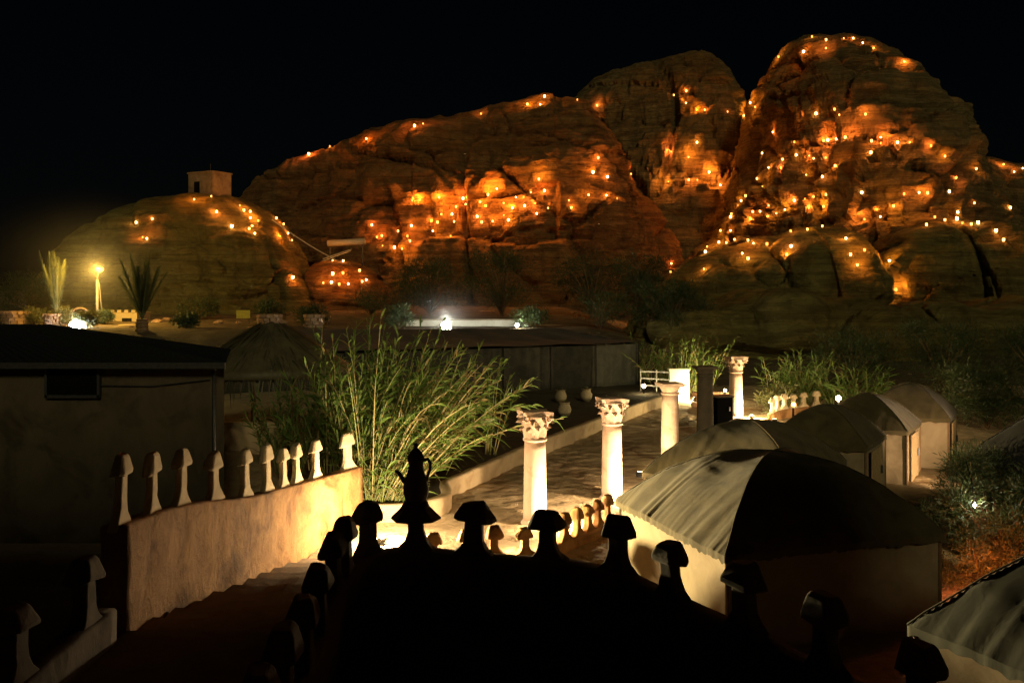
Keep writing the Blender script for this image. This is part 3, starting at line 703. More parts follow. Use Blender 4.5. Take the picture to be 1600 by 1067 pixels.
# ------------------------------------------------------------------ canvas tents
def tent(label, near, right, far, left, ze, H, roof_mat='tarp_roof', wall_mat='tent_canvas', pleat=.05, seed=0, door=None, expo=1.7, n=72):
    C = [Vector((*p, 0)) for p in (near, right, far, left)]
    root = thing('canvas_tent', label, 'tent', C[0], group='canvas tents around the court')
    o0 = C[0]
    def bil(u, v):
        a = C[0].lerp(C[1], u); b_ = C[3].lerp(C[2], u); return a.lerp(b_, v)
    def roof(u, v):
        U, V = 2*u-1, 2*v-1; r = max(abs(U), abs(V))
        s = 1.035
        p = bil(.5+U*.5*s, .5+V*.5*s)
        z = ze+H*(1-r**expo)
        edge = (U if abs(V) >= abs(U) else V)
        q = edge*7+.9*(1-r)+1.6*mn.noise(Vector((edge*2.1, seed+2, r*.6)))+seed*5+(3 if V > abs(U) else 0)+(7 if U > abs(V) else 0)
        rip = mn.noise(Vector((q, seed, 0)))+.6*mn.noise(Vector((q*2.3, seed+4, 0)))
        gate = sstep(-.35, .45, mn.noise(Vector((edge*2.3+seed*3, seed*1.7, r*.5))))
        amp_ = pleat*(.10+1.1*r**2.6)*(.25+.95*gate)
        # dome-tent sag between the corner hoops
        sag = -.05*H*(1-abs(edge)**2/(max(r, .05)**2+.001))*sin(pi*min(1, r))*.8
        dirn = (p-bil(.5, .5)); dirn.z = 0; dirn = dirn.normalized() if dirn.length > 1e-4 else Vector((0, 0, 0))
        wr = .03*mn.noise(Vector((p.x*1.3, p.y*1.3, z*2+seed)))+.018*mn.noise(Vector((p.x*4+p.y*1.5, p.y*1.2, seed)))
        p = p+dirn*(rip*amp_*.7*r)
        return Vector((p.x, p.y, z+sag+rip*amp_*.8+wr+.012))-o0
    mb = MB(); mb.grid(n, n, roof)
    ro = obj('roof', mb, roof_mat, root, True)
    # hanging hem of the roof cloth
    hem = MB(); rim = []
    per = [(i/(n-1), 0) for i in range(n-1)]+[(1, i/(n-1)) for i in range(n-1)]+[(1-i/(n-1), 1) for i in range(n-1)]+[(0, 1-i/(n-1)) for i in range(n-1)]
    for k, (u, v) in enumerate(per):
        a = roof(u, v); d_ = .12+.05*mn.noise(Vector((k*.35, seed, 1)))
        c = bil(.5, .5)-o0; od = Vector((a.x-c.x, a.y-c.y, 0)).normalized()
        rim += [a, a-Vector((0, 0, d_))+od*.015*mn.noise(Vector((k*.6, seed, 2)))]
    L_ = len(per)
    hem.add(rim, [(2*k, 2*((k+1) % L_), 2*((k+1) % L_)+1, 2*k+1) for k in range(L_)]); obj('hem', hem, roof_mat, ro, True)
    for U_, V_ in ((-1, -1), (1, -1), (1, 1), (-1, 1)):
        obj('seam', MB().tube([roof(.5+.5*U_*t_, .5+.5*V_*t_)+Vector((0, 0, .006)) for t_ in [i/14 for i in range(15)]], .013, 5), roof_mat, ro, True)
    for k in range(4):
        a, b_ = C[k]-o0, C[(k+1) % 4]-o0; d = (b_-a).normalized(); nrm = Vector((d.y, -d.x, 0))
        pn = MB(); sd_ = seed+k*3.1
        def wall(u, v, a=a, b_=b_, nrm=nrm, sd_=sd_):
            p = a.lerp(b_, u); z = lerp(-.02, ze, v)
            e = (1-(2*u-1)**6)
            return p+Vector((0, 0, z))+nrm*e*(.025*mn.noise(Vector((u*9+sd_, v*1.2, 0)))+.05*mn.noise(Vector((u*2.2+sd_, v*1.5, 4)))-.04)
        pn.grid(26, 8, wall); w_ = obj('wall_panel', pn, wall_mat, root, True)
        obj('corner_pole', MB().tube([a+Vector((0, 0, 0)), a+Vector((0, 0, ze+.02))], .035, 6), 'wood', root)
        if door is not None and k == door:
            dw = thing_part = None
            for j in range(5):
                u0, u1 = .18+.10*j, .27+.10*j
                p0, p1 = a.lerp(b_, u0)+nrm*.05, a.lerp(b_, u1)+nrm*.05
                bd = MB(); th = nrm*.03
                hgt = ze-.16
                bd.add([p0, p1, p1+th, p0+th]+[p_+Vector((0, 0, hgt)) for p_ in (p0, p1, p1+th, p0+th)], [(3, 2, 1, 0), (4, 5, 6, 7), (0, 1, 5, 4), (1, 2, 6, 5), (2, 3, 7, 6), (3, 0, 4, 7)])
                bo_ = obj('door_board', bd, 'door_wood', w_, False, True)
            hp_ = a.lerp(b_, .6)+nrm*.11; obj('door_handle', MB().box(hp_+Vector((0, 0, .8)), (.05, .05, .22)), 'metal_dark', w_)
    return root
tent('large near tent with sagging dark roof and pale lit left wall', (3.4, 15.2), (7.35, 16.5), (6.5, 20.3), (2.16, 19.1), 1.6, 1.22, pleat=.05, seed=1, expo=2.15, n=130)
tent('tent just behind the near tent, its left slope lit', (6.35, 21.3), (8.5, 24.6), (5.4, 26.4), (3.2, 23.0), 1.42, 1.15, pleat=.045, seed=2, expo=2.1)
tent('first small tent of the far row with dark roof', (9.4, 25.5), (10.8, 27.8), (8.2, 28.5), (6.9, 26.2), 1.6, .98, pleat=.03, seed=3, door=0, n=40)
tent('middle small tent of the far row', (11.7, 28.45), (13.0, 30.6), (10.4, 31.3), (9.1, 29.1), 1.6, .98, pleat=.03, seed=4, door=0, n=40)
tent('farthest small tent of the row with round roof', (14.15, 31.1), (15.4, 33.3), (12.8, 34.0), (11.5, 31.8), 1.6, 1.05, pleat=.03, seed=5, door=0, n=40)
tent('pale grey tent roof cut by the lower right corner', (6.6, 8.4), (10.4, 9.9), (9.0, 13.6), (5.05, 12.0), 1.6, 1.55, 'tarp_pale', pleat=.022, seed=6)
tent('black tent roof behind the tree at the right edge', (12.0, 17.4), (15.4, 19.4), (13.4, 22.8), (9.8, 20.6), 2.2, 1.5, 'goat_hair', 'goat_wall', pleat=.04, seed=7)

# ------------------------------------------------------------------ long goat-hair tent
lt = thing('bedouin_tent', 'long black goat-hair tent behind the reeds', 'tent', (0, 50, 0))
A, B_, C_, D_ = Vector((7.2, 54.6, 2.85)), Vector((-13.2, 44.0, 2.9)), Vector((-15, 58.5, 2.9)), Vector((6.0, 60.2, 2.85))
R1, R2 = Vector((2.7, 57.2, 3.52)), Vector((-12.0, 53, 3.6))
o5 = Vector((0, 50, 0))
def patch(a, b_, c, d, n1=40, n2=12, sag=.12, sd_=0):
    mb = MB()
    def f(u, v):
        p = a.lerp(b_, u).lerp(d.lerp(c, u), v)
        p = p-Vector((0, 0, sag*sin(pi*v)*(.6+.4*sin(u*9*pi)**2)))
        p.z += .05*mn.noise(Vector((p.x*.8, p.y*.8, sd_)))-.06*(abs(sin(u*4.5*pi))*(1-v) if v < .5 else 0)
        return p-o5
    mb.grid(n1, n2, f); return mb
obj('roof', patch(A, B_, R2, R1), 'goat_hair', lt, True)
obj('roof', patch(R1, R2, C_, D_), 'goat_hair', lt, True)
obj('roof', patch(A, R1, R1, D_, 12, 12), 'goat_hair', lt, True)
obj('roof', patch(B_, R2, R2, C_, 12, 12), 'goat_hair', lt, True)
def curtain(a, b_, zt, zb, nfold, amp_, sd_):
    mb = MB(); d = (b_-a).normalized(); nr = Vector((d.y, -d.x, 0))
    def f(u, v):
        p = a.lerp(b_, u); k = mn.noise(Vector((u*nfold, v*.7, sd_)))+.5*sin(u*nfold*5+sd_)
        return Vector((p.x, p.y, lerp(zb, zt, v)))+nr*k*amp_-o5
    mb.grid(int(nfold*8)+8, 8, f); return mb
ins = lambda p, q_: p+(q_-p)*.02
NB = 8
for k in range(NB):
    a, b_ = A.lerp(B_, k/NB-.004), A.lerp(B_, (k+1)/NB+.004)
    obj('wall_panel', curtain(a+Vector((-.1, .25, 0)), b_+Vector((-.1, .25, 0)), 2.72, .35, 6, .05, k), 'goat_panel' if k in (0,) else 'goat_wall', lt, True)
obj('wall_panel', curtain(A+Vector((-.15, .2, 0)), D_+Vector((-.15, -.2, 0)), 2.75, .35, 4, .05, 20), 'goat_wall', lt, True)
obj('wall_panel', curtain(B_+Vector((.2, .2, 0)), C_+Vector((.2, -.2, 0)), 2.8, .35, 8, .05, 21), 'goat_wall', lt, True)
obj('wall_panel', curtain(D_+Vector((-.2, -.3, 0)), C_+Vector((.2, -.3, 0)), 2.8, .2, 20, .05, 22), 'goat_wall', lt, True)
for k in range(NB+1):
    p = A.lerp(B_, k/NB)-o5; obj('pole', MB().tube([(p.x, p.y-.12, .3), (p.x, p.y-.05, 2.84)], .04, 6), 'goat_hair', lt)
for k, (px, py, Y) in enumerate(((876, 628, 46), (916, 634, 46.5), (882, 655, 41))):
    p = at(px, py, Y); r_ = thing('clay_pot', ['pale clay pot before the long black tent', 'rounded pale pot right of the other by the black tent', 'low pale pot nearest the planter wall'][k], 'pot', (p.x, Y, .38), group='pots in the planting bed')
    obj('vessel', MB().lathe([(.14, 0), (.26, .15), (.30, .35), (.22, .52), (.20, .58), (.27, .64), (.24, .62), (.16, .5)], 14), 'pot_clay', r_, True)
    lv = MB()
    for i in range(40):
        a = random.uniform(0, 2*pi); e = random.uniform(.3, 1.3)
        lv.quadleaf(Vector((0, 0, .58)), Vector((cos(a)*cos(e), sin(a)*cos(e), sin(e))), Vector((-sin(a), cos(a), 0)), random.uniform(.2, .4), .05, .4)
    obj('foliage', lv, 'tree_leaf_pale', r_)['kind'] = 'stuff'

# ------------------------------------------------------------------ reeds, bushes, trees, palms
def cane_points(base, d, L, droop, n=7):
    pts = []; d = d.normalized()
    for i in range(n+1):
        t_ = i/n; pts.append(base+d*L*t_+Vector((d.x, d.y, 0))*L*droop*.55*t_**2.2-Vector((0, 0, 1))*L*droop*t_**2.6)
    return pts
def reeds(label, base, rx, ry, n, hmin, hmax, lean, spread, droop, group, seed, leaves=12, canes=14, dry=.25, leafL=.55, lw=.04):
    rnd = random.Random(seed); base = Vector(base)
    root = thing('reed_clump', label, 'reeds', base, group=group)
    stems = MB(); lv = MB(); ld = MB()
    for k in range(n):
        a = rnd.uniform(0, 2*pi); r_ = sqrt(rnd.random())
        b0 = Vector((cos(a)*r_*rx, sin(a)*r_*ry, -.05))
        d = Vector((lean[0]+rnd.gauss(0, spread)+b0.x/rx*spread*.8, lean[1]+rnd.gauss(0, spread), 1))
        L = rnd.uniform(hmin, hmax); dr = droop*rnd.uniform(.3, 1.6)*(1.7 if rnd.random() < .10 and d.x < .35 else 1)
        pts = cane_points(b0, d, L, dr)
        rad = [lerp(.017, .006, i/7)*rnd.uniform(.85, 1.2) for i in range(8)]
        if k < canes: obj('cane', MB().tube(pts, [x*1.3 for x in rad], 5), 'cane', root, True)
        else: stems.tube(pts, rad, 4)
        side0 = rnd.uniform(0, 6)
        for j in range(leaves):
            t_ = .22+.78*(j+rnd.random()*.6)/leaves; f = min(6.999, t_*7); i = int(f); p = pts[i].lerp(pts[i+1], f-i)
            td = (pts[i+1]-pts[i]).normalized(); aa = side0+j*pi+rnd.gauss(0, .5)
            sd_ = td.cross(Vector((cos(aa), sin(aa), .1))).normalized(); out = sd_.cross(td)
            dd = td*rnd.uniform(.5, 1.1)+out*rnd.uniform(.4, .9)
            tgt = ld if rnd.random() < dry*(1.6-t_) else lv
            tgt.quadleaf(p, dd, sd_, leafL*rnd.uniform(.55, 1.25)*(1.1-.4*t_), lw, rnd.uniform(.15, .75), 3)
    if stems.v: obj('stems', stems, 'cane_green', root, True)['kind'] = 'stuff'
    if lv.v: obj('leaves', lv, 'reed_leaf', root)['kind'] = 'stuff'
    if ld.v: obj('dry_leaves', ld, 'reed_dry', root)['kind'] = 'stuff'
    return root
RG = 'giant reeds in the planting bed'
reeds('bright giant reeds leaning right from behind the stair wall', (-3.3, 25.2, .38), .8, .7, 85, 3.0, 5.2, (.42, .02), .25, .20, RG, 11, 22, 45, .28, .7, .05)
reeds('upright giant reeds left of the leaning ones', (-4.3, 26.6, .38), 1.1, 1.0, 85, 3.2, 5.3, (.08, 0), .17, .14, RG, 12, 23, 30, .12, .72, .05)
reeds('dim reeds beside the thatched shelter', (-6.3, 27.8, .6), .9, .8, 45, 1.6, 2.9, (-.03, 0), .16, .14, RG, 13, 20, 10, .25, .65, .048)
reeds('reeds in the middle of the bed behind the leaning ones', (-2.9, 28.2, .38), 1.0, 1.0, 45, 2.8, 4.9, (.10, 0), .18, .15, RG, 14, 20, 14, .2, .65, .048)
reeds('thin separate reed tuft in front of the long tent', (-.75, 31.4, .38), .22, .22, 9, 2.4, 3.4, (.10, 0), .07, .12, RG, 15, 22, 6, .1, .6, .05)
reeds('low grass at the foot of the leaning reeds', (-3.3, 24.7, .38), .6, .45, 60, .7, 1.7, (.12, -.05), .35, .35, RG, 16, 6, 0, .5, .6)
reeds('bright reeds behind the lit white pillar', (9.3, 52.2, 0), 1.5, .9, 70, 2.4, 4.0, (.08, 0), .20, .18, 'reeds at the rock foot', 17, 13, 10, .3, .7, .055)
reeds('pale reeds at the end of the long tent', (7.6, 56.5, .2), 1.0, .8, 45, 2.4, 3.6, (-.02, 0), .18, .2, 'reeds at the rock foot', 18, 13, 6, .5, .7, .055)
reeds('dim green reeds behind the far tents', (14.2, 47.5, 0), 1.6, 1.0, 70, 2.2, 3.7, (-.05, 0), .26, .22, 'reeds at the rock foot', 19, 13, 6, .1, .75, .055)
reeds('dim reeds left of the lamp behind the tents', (16.4, 46.0, 0), 1.3, 1.0, 60, 1.6, 2.9, (.05, 0), .26, .25, 'reeds at the rock foot', 20, 13, 4, .1, .7, .055)

def tree(label, base, h, r, n, leaf, mat, seed, trunk=True, name='tree', group=None, flat=.75, low=.25, clumps=14):
    rnd = random.Random(seed); base = Vector(base)
    root = thing(name, label, 'tree' if name == 'tree' else 'bush', base, group=group)
    tk = MB(); tk.tube([(0, 0, -.1), (.05*r, 0, h*.3), (-.04*r, .05*r, h*.6)], [.05*h*.5, .035*h*.5, .015*h*.5], 7)
    cr = MB()
    cs = []
    for k in range(clumps):
        a = rnd.uniform(0, 2*pi); rr = r*sqrt(rnd.random())*.8; z = lerp(low*h, h*.88, rnd.random())
        rr *= .55+.45*sin(pi*min(1, (z/h)*.9+.1))
        c = Vector((cos(a)*rr, sin(a)*rr, z)); cs.append((c, r*rnd.uniform(.22, .42)))
        tk.tube([(0, 0, h*.2*rnd.random()), c*.55+Vector((0, 0, h*.1)), c], [.012*h, .008*h, .003*h], 4)
    for i in range(n):
        c, cr_ = cs[i % clumps]
        d = Vector((rnd.gauss(0, 1), rnd.gauss(0, 1), rnd.gauss(0, 1))).normalized()
        p = c+Vector((d.x, d.y, d.z*flat))*cr_*(rnd.random()**.45)*(1.0+.35*mn.noise(c+d*2))
        dd = (d+Vector((rnd.gauss(0, .6), rnd.gauss(0, .6), rnd.gauss(.2, .6)))).normalized()
        sd_ = dd.cross(Vector((rnd.gauss(0, 1), rnd.gauss(0, 1), rnd.gauss(0, 1)))).normalized()
        L = leaf*rnd.uniform(.6, 1.4)
        cr.quadleaf(p, dd+Vector((0, 0, .35)), sd_, L*1.25, L*.17, rnd.uniform(0, .4), 2)
    obj('trunk', tk, 'wood', root, True)
    obj('crown', cr, mat, root)['kind'] = 'stuff'
    return root
TG = 'dark trees at the foot of the rock'
spec = [((11.2, 69, 2.6), 4.2, 3.0, 'feathery tree behind the right end of the long tent'), ((6.5, 70, 3), 2.8, 2.4, 'dark tree above the ridge of the long tent'),
        ((1.4, 69.5, 3), 1.6, 1.5, 'small green bush beside the white lamp wall'), ((-8.0, 67.5, 2.9), 1.9, 1.2, 'small green tree left of the white lamp'),
        ((-15.5, 74, 3), 1.5, 1.6, 'low bush between the stacked stone planters'), ((18.5, 52, .4), 3.6, 2.6, 'dark bush between reeds and far tents'),
        ((22.5, 50, .4), 3.9, 3.0, 'dark broad tree right of the reeds'), ((26.5, 48, .4), 3.6, 2.8, 'dark tree at the right edge below the rock'), ((19.8, 40, 0), 3.0, 2.4, 'olive bush beyond the farthest tent'),
        ((22.5, 37.5, 0), 3.1, 2.3, 'dim bush at the right edge behind the tents'), ((-27.5, 84, 3.3), 1.7, 2.2, 'scrubby bush on the slope below the hill'), ((-48, 96, 3), 4.6, 3.6, 'dark tree at the far left edge beyond the court'), ((-53, 90, 3), 4.0, 3.4, 'dark bush left of the pale palm'), ((-31, 70, 3), 1.3, .9, 'small amber-lit shrub right of the dark palm'), ((-23.5, 69, 3), 1.1, 1.0, 'low shrub below the yellow sign'), ((-34.3, 73.5, 3), 1.5, .9, 'bright shrub beside the white floodlight'), ((-31.9, 75, 3), 1.2, .9, 'small shrub in front of the notched house'), ((-37.8, 76, 3), 1.4, 1.0, 'dry shrub between the two left planters'), ((-19.6, 78, 3), 2.0, 1.7, 'scrub behind the stone planter by the sign'), ((-1, 92, 3.3), 6.6, 4.4, 'broad dark tree before the middle of the ridge'), ((7.5, 90, 3.2), 6.8, 4.4, 'tall dark tree at the mouth of the gully'), ((-8, 94, 3.3), 5.6, 4.2, 'dark tree below the left foot lanterns'), ((11.5, 86, 3.0), 6.0, 3.8, 'dark tree against the left end of the rock shelf'), ((-13.5, 92, 3.3), 2.6, 3.0, 'low dark thicket under the small outcrop')]
for i, (b0, h, r, lb) in enumerate(spec):
    tree(lb, b0, h, r, 2200 if h < 3 else 9000, .22 if b0[1] > 60 else .17, 'tree_leaf_pale' if 'lit' in lb or 'bright' in lb or 'dry' in lb else 'tree_leaf', 40+i, group=TG, clumps=34)  # paler leaves put lamp light into lit shrubs' colour; dry ones are truly paler
tree('dark leafy tree between the near tent and the right edge', (9.8, 19.4, 0), 2.9, 1.55, 17000, .095, 'tree_leaf', 81, low=.25, clumps=34)
tree('dark shrub in the gap beside the near tent', (8.2, 19.6, 0), 1.6, .7, 4000, .085, 'tree_leaf', 82, name='shrub', low=.1)
tree('dry brush glowing red beside the fire', (9.2, 18.9, 0), 1.3, 1.1, 7000, .075, 'tree_leaf_pale', 83, name='shrub', low=.02, clumps=20)
tree('dry brush above the small orange lamp', (12.3, 45.0, 0), 1.3, 1.2, 1200, .22, 'tree_leaf_pale', 84, name='shrub', low=.05)

def palm(label, base, trunk_h, trunk_r, nfr, L, spread, mat, seed, group, pot=False):
    rnd = random.Random(seed); root = thing('palm_tree', label, 'palm', base, group=group)
    tk = MB(); prof = []
    for i in range(14):
        z = trunk_h*i/13; prof.append((trunk_r*(1.1-.2*i/13)*(1+.13*(i % 2)), z))
    tk.lathe(prof, 10, jit=.15); obj('trunk', tk, 'wood', root)
    for k in range(nfr):
        a = rnd.uniform(0, 2*pi); e = rnd.uniform(*spread)
        d = Vector((cos(a)*cos(e), sin(a)*cos(e), sin(e))); ln_ = L*rnd.uniform(.8, 1.08); dr = rnd.uniform(.12, .38)*cos(e)
        pts = [Vector((0, 0, trunk_h*.97))+d*ln_*t_-Vector((0, 0, 1))*dr*ln_*t_**2.2 for t_ in [i/9 for i in range(10)]]
        fr = MB(); fr.tube(pts, [lerp(.045, .008, i/9) for i in range(10)], 4)
        for i in range(64):
            t_ = .12+.87*i/63; f = min(8.999, t_*9); j = int(f); p = pts[j].lerp(pts[j+1], f-j); td = (pts[j+1]-pts[j]).normalized()
            sd_ = td.cross(Vector((0, 0, 1))).normalized()
            if sd_.length < .1: sd_ = Vector((1, 0, 0))
            ll = L*.19*sin(pi*(.12+.8*t_))
            for s_ in (-1, 1):
                dd = sd_*s_*.8+td*1.0+Vector((rnd.gauss(0, .12), rnd.gauss(0, .12), .2))
                fr.quadleaf(p, dd, td.cross(dd), ll, .042, .3, 2)
        obj('frond', fr, mat, root)
    return root
PG = 'palms in the back court'
p = at(88, 492, 73); palm('upright pale palm lit from below beside the street lamp', (p.x, 73, 3.2), .7, .2, 8, 4.9, (1.28, 1.53), 'palm_leaf', 5, PG)
p = at(222, 530, 66); palm('dark palm with thick trunk right of the street lamp', (p.x, 66, 2.2), 1.6, .42, 22, 4.5, (1.08, 1.52), 'palm_leaf', 6, PG)

# ------------------------------------------------------------------ dark house at the left
hs_ = thing('dark_house', 'unlit plastered house with hipped metal roof at the left', 'house', (-13, 24, 0))
o6 = Vector((-13, 24, 0))
hw_ = MB(); cs_ = [(-19.9, 22), (-6.6, 22), (-7.8, 26), (-19.9, 26)]
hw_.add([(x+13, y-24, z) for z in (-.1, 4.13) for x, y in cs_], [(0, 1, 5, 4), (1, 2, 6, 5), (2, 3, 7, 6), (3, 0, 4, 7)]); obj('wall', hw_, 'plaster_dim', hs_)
rf = MB(); E = [(-20.5, 21.6), (-6.45, 21.6), (-7.7, 26.3), (-20.5, 26.3)]; r1, r2 = Vector((-11.7, 24.2, 4.92)), Vector((-18, 24.2, 4.92))
ev = [Vector((x, y, 4.16)) for x, y in E]
def strip_roof(a, b_, c, d):
    mb = MB()
    def f(u, v):
        p = a.lerp(b_, u).lerp(d.lerp(c, u), v); L_ = (a-b_).length
        p.z += .022*sin(u*L_*2*pi/.25)*(1 if L_ > 2 else .5); return p-o6
    mb.grid(int((a-b_).length*12)+2, 5, f); return mb
roofp = obj('roof', strip_roof(ev[0], ev[1], r1, r2), 'metal_roof', hs_)
obj('roof', strip_roof(ev[1], ev[2], r1, r1), 'metal_roof', hs_)
obj('roof', strip_roof(ev[3], ev[2], r1, r2), 'metal_roof', hs_)
for (x0, x1) in ((-20.5, -6.45),):
    obj('fascia', MB().box(((x0+x1)/2+13, 21.58-24, 4.10), (x1-x0, .06, .14)), 'metal_dark', hs_)
p = at(113, 592, 21.9)
wn = obj('window', MB().box((p.x+13, -2.04, p.z), (1.12, .1, .74)), 'black_void', hs_)
obj('frame', MB().box((p.x+13, -2.06, p.z+.40), (1.24, .14, .07)).box((p.x+13, -2.06, p.z-.40), (1.24, .14, .07)), 'metal_dark', wn)

for q_ in (-.6, .6): obj('frame', MB().box((wn.data.vertices[0].co.x+.56+q_, -2.06, 3.77), (.06, .14, .86)), 'metal_dark', wn)
obj('drainpipe', MB().tube([(6.2, -2.09, 4.0), (6.2, -2.09, .1)], .045, 8), 'metal_dark', hs_, True)
obj('conduit', MB().tube([(1.9, -2.05, 3.95), (3.2, -2.05, 3.62), (4.8, -2.05, 3.6), (6.1, -2.05, 3.75)], .014, 5), 'metal_dark', hs_)
# thatched shelter behind the dark house
ts = thing('thatched_shelter', 'dark palm-thatch shelter between the house and reeds', 'shelter', (-7.9, 31.5, 1.0))
cone = MB(); cone.lathe([(2.7, 2.1), (2.5, 2.35), (1.5, 3.05), (.6, 3.55), (.05, 3.75)], 20, jit=.12); obj('roof', cone, 'thatch', ts, True)
fr = MB(); rnd = random.Random(3)
for i in range(2600):
    a = rnd.uniform(0, 2*pi); t_ = rnd.random(); r_ = lerp(2.65, .4, t_); z = lerp(2.2, 3.7, t_)
    p = Vector((cos(a)*r_, sin(a)*r_, z+.03)); out = Vector((cos(a), sin(a), -.7))
    if t_ < .25: out = Vector((cos(a)*.35, sin(a)*.35, -1))
    fr.quadleaf(p, out+Vector((rnd.gauss(0, .15), rnd.gauss(0, .15), rnd.gauss(.1, .2))), Vector((-sin(a), cos(a), 0)), rnd.uniform(.35, 1.0), .04, .15, 2)
obj('thatch', fr, 'thatch', ts)['kind'] = 'stuff'
for a in (.5, 2.1, 3.7, 5.3): obj('post', MB().tube([(2.1*cos(a), 2.1*sin(a), -.5), (2.05*cos(a), 2.05*sin(a), 2.5)], .09, 7), 'wood', ts, True)

# ------------------------------------------------------------------ back court
def stacked_planter(label, px, py_top, Y, wid, h, seed, rows=6):
    c = at(px, py_top, Y); z0 = c.z-h
    root = thing('stone_planter', label, 'planter', (c.x, Y, z0), group='stacked stone planters')
    rnd = random.Random(seed)
    obj('core', MB().lathe([(wid*.36, 0), (wid*.36, h*.5), (wid*.44, h-.05)], 12), 'brick_stone', root)
    for j in range(rows):
        z = h*(j+.5)/rows; R_ = wid*.5*(.80 if j < rows*.5 else lerp(.84, 1.0, (j-rows*.5)/(rows*.5))); nb = max(7, int(2*pi*R_/.42))
        for i in range(nb):
            a = 2*pi*(i+.5*(j % 2))/nb+rnd.uniform(-.03, .03); M = Matrix.Rotation(a+pi/2, 3, 'Z')
            obj('stone_block', MB().box((cos(a)*R_*.93, sin(a)*R_*.93, z), (2*pi*R_/nb*rnd.uniform(.86, .95), .26*rnd.uniform(.85, 1.2), h/rows*rnd.uniform(.8, .93)), M), 'brick_stone', root)
    return root
stacked_planter('broad red stone planter at the left edge', 27, 486, 76, 2.5, 1.5, 1)
stacked_planter('stone planter holding the pale palm', 82, 490, 73, 1.35, 1.2, 2)
stacked_planter('stacked stone planter right of the yellow sign', 421, 491, 70, 1.8, 1.5, 3)
stacked_planter('stacked stone planter farther right, by the black roof', 491, 491, 70, 1.4, 1.5, 4)
# crenellated low house
hb = thing('crenellated_house', 'low amber-lit house with notched roofline behind the palms', 'house', (0, 80, 0))
a_ = at(158, 490, 80); b2 = at(214, 490, 80); wx = b2.x-a_.x
obj('wall', MB().box(((a_.x+b2.x)/2, 1.5, 3.0), (wx, 3, 1.8)), 'amber_wall', hb)
for k in range(5): obj('merlon_block', MB().box((a_.x+wx*(k+.5)/5, .15, 4.0), (wx/5*.55, .3, .24)), 'amber_wall', hb)
obj('window', MB().box((a_.x+wx*.72, -.03, 3.1), (.8, .08, .7)), 'black_void', hb)
# yellow sign
sg = at(380, 491, 74); s_ = thing('sign_board', 'small blank yellow sign board on posts', 'sign', (sg.x, 74, 3))
obj('board', MB().box((0, 0, sg.z-3), (1.05, .06, .62)), 'yellow_sign', s_)
for q_ in (-.45, .45): obj('post', MB().tube([(q_, .06, -.2), (q_, .06, sg.z-3+.3)], .04, 6), 'wood', s_)
# wagon wheel
wp = at(125, 494, 74); wh = thing('wagon_wheel', 'upright wooden wheel by the white floodlight', 'wheel', wp, .35)
obj('rim', MB().tube([(cos(2*pi*i/24)*.62, 0, sin(2*pi*i/24)*.62) for i in range(25)], .08, 6), 'wood', wh, True)
obj('hub', MB().lathe([(.13, -.1), (.13, .1)], 10), 'wood', wh)
for k in range(8):
    a = 2*pi*k/8; obj('spoke', MB().tube([(cos(a)*.1, 0, sin(a)*.1), (cos(a)*.6, 0, sin(a)*.6)], .03, 5), 'wood', wh)
obj('stand', MB().box((0, 0, -1.0), (.5, .4, .9)), 'wood', wh)
# rubble on the slope of the back court
rb = random.Random(21)
BOUL = []
for k in range(16):
    x_, y_ = rb.uniform(-32, -14), rb.uniform(66, 84); z_ = ground_z(x_, y_); r0 = rb.uniform(.18, .5)
    m0 = MB(); m0.lathe([(r0*.5, -.1), (r0, .05*r0), (r0*.95, .4*r0), (r0*.55, .75*r0), (.05, .85*r0)], 8, jit=.9)
    b0 = obj('boulder', m0, 'brick_stone', None, False); b0.location = (x_, y_, z_); b0.rotation_euler = (rb.uniform(-.2, .2), rb.uniform(-.2, .2), k*1.1)
    BOUL.append((800+F*x_/y_, b0))
for k, (_, b0) in enumerate(sorted(BOUL, key=lambda t_: t_[0])): tag(b0, ORD[k]+' loose boulder from the left on the amber-lit back slope', 'boulder', 'loose boulders on the back slope')
# street lamp
lp0 = at(152, 470, 76); zl = at(158, 419, 76).z
sl = thing('street_lamp', 'tall amber street lamp on a pale post', 'street lamp', (lp0.x, 76, 3.0))
obj('post', MB().tube([(0, 0, -.2), (0, 0, zl-3.9)], [.13, .10], 8), 'concrete', sl, True)
obj('arm', MB().tube([(0, 0, zl-4.0), (.1, -.1, zl-3.35), (.3, -.3, zl-2.95)], .045, 6), 'concrete', sl, True)
obj('conduit', MB().tube([(.14, -.05, zl-4.1), (.25, -.05, zl-4.8), (.3, -.05, zl-5.6), (.4, 0, zl-6.6)], .03, 5), 'concrete', sl)
obj('head', MB().box((.32, -.35, zl-2.86), (.34, .6, .12)), 'metal_dark', sl)
obj('bulb', MB().lathe([(.02, -.34), (.27, -.2), (.33, 0), (.2, .12)], 12, (.32, -.38, zl-3.05)), 'lamp_amber', sl, True)
lamp(sl, (lp0.x+.9, 73.6, zl-.1), 3600, (1.0, .58, .10), .2)
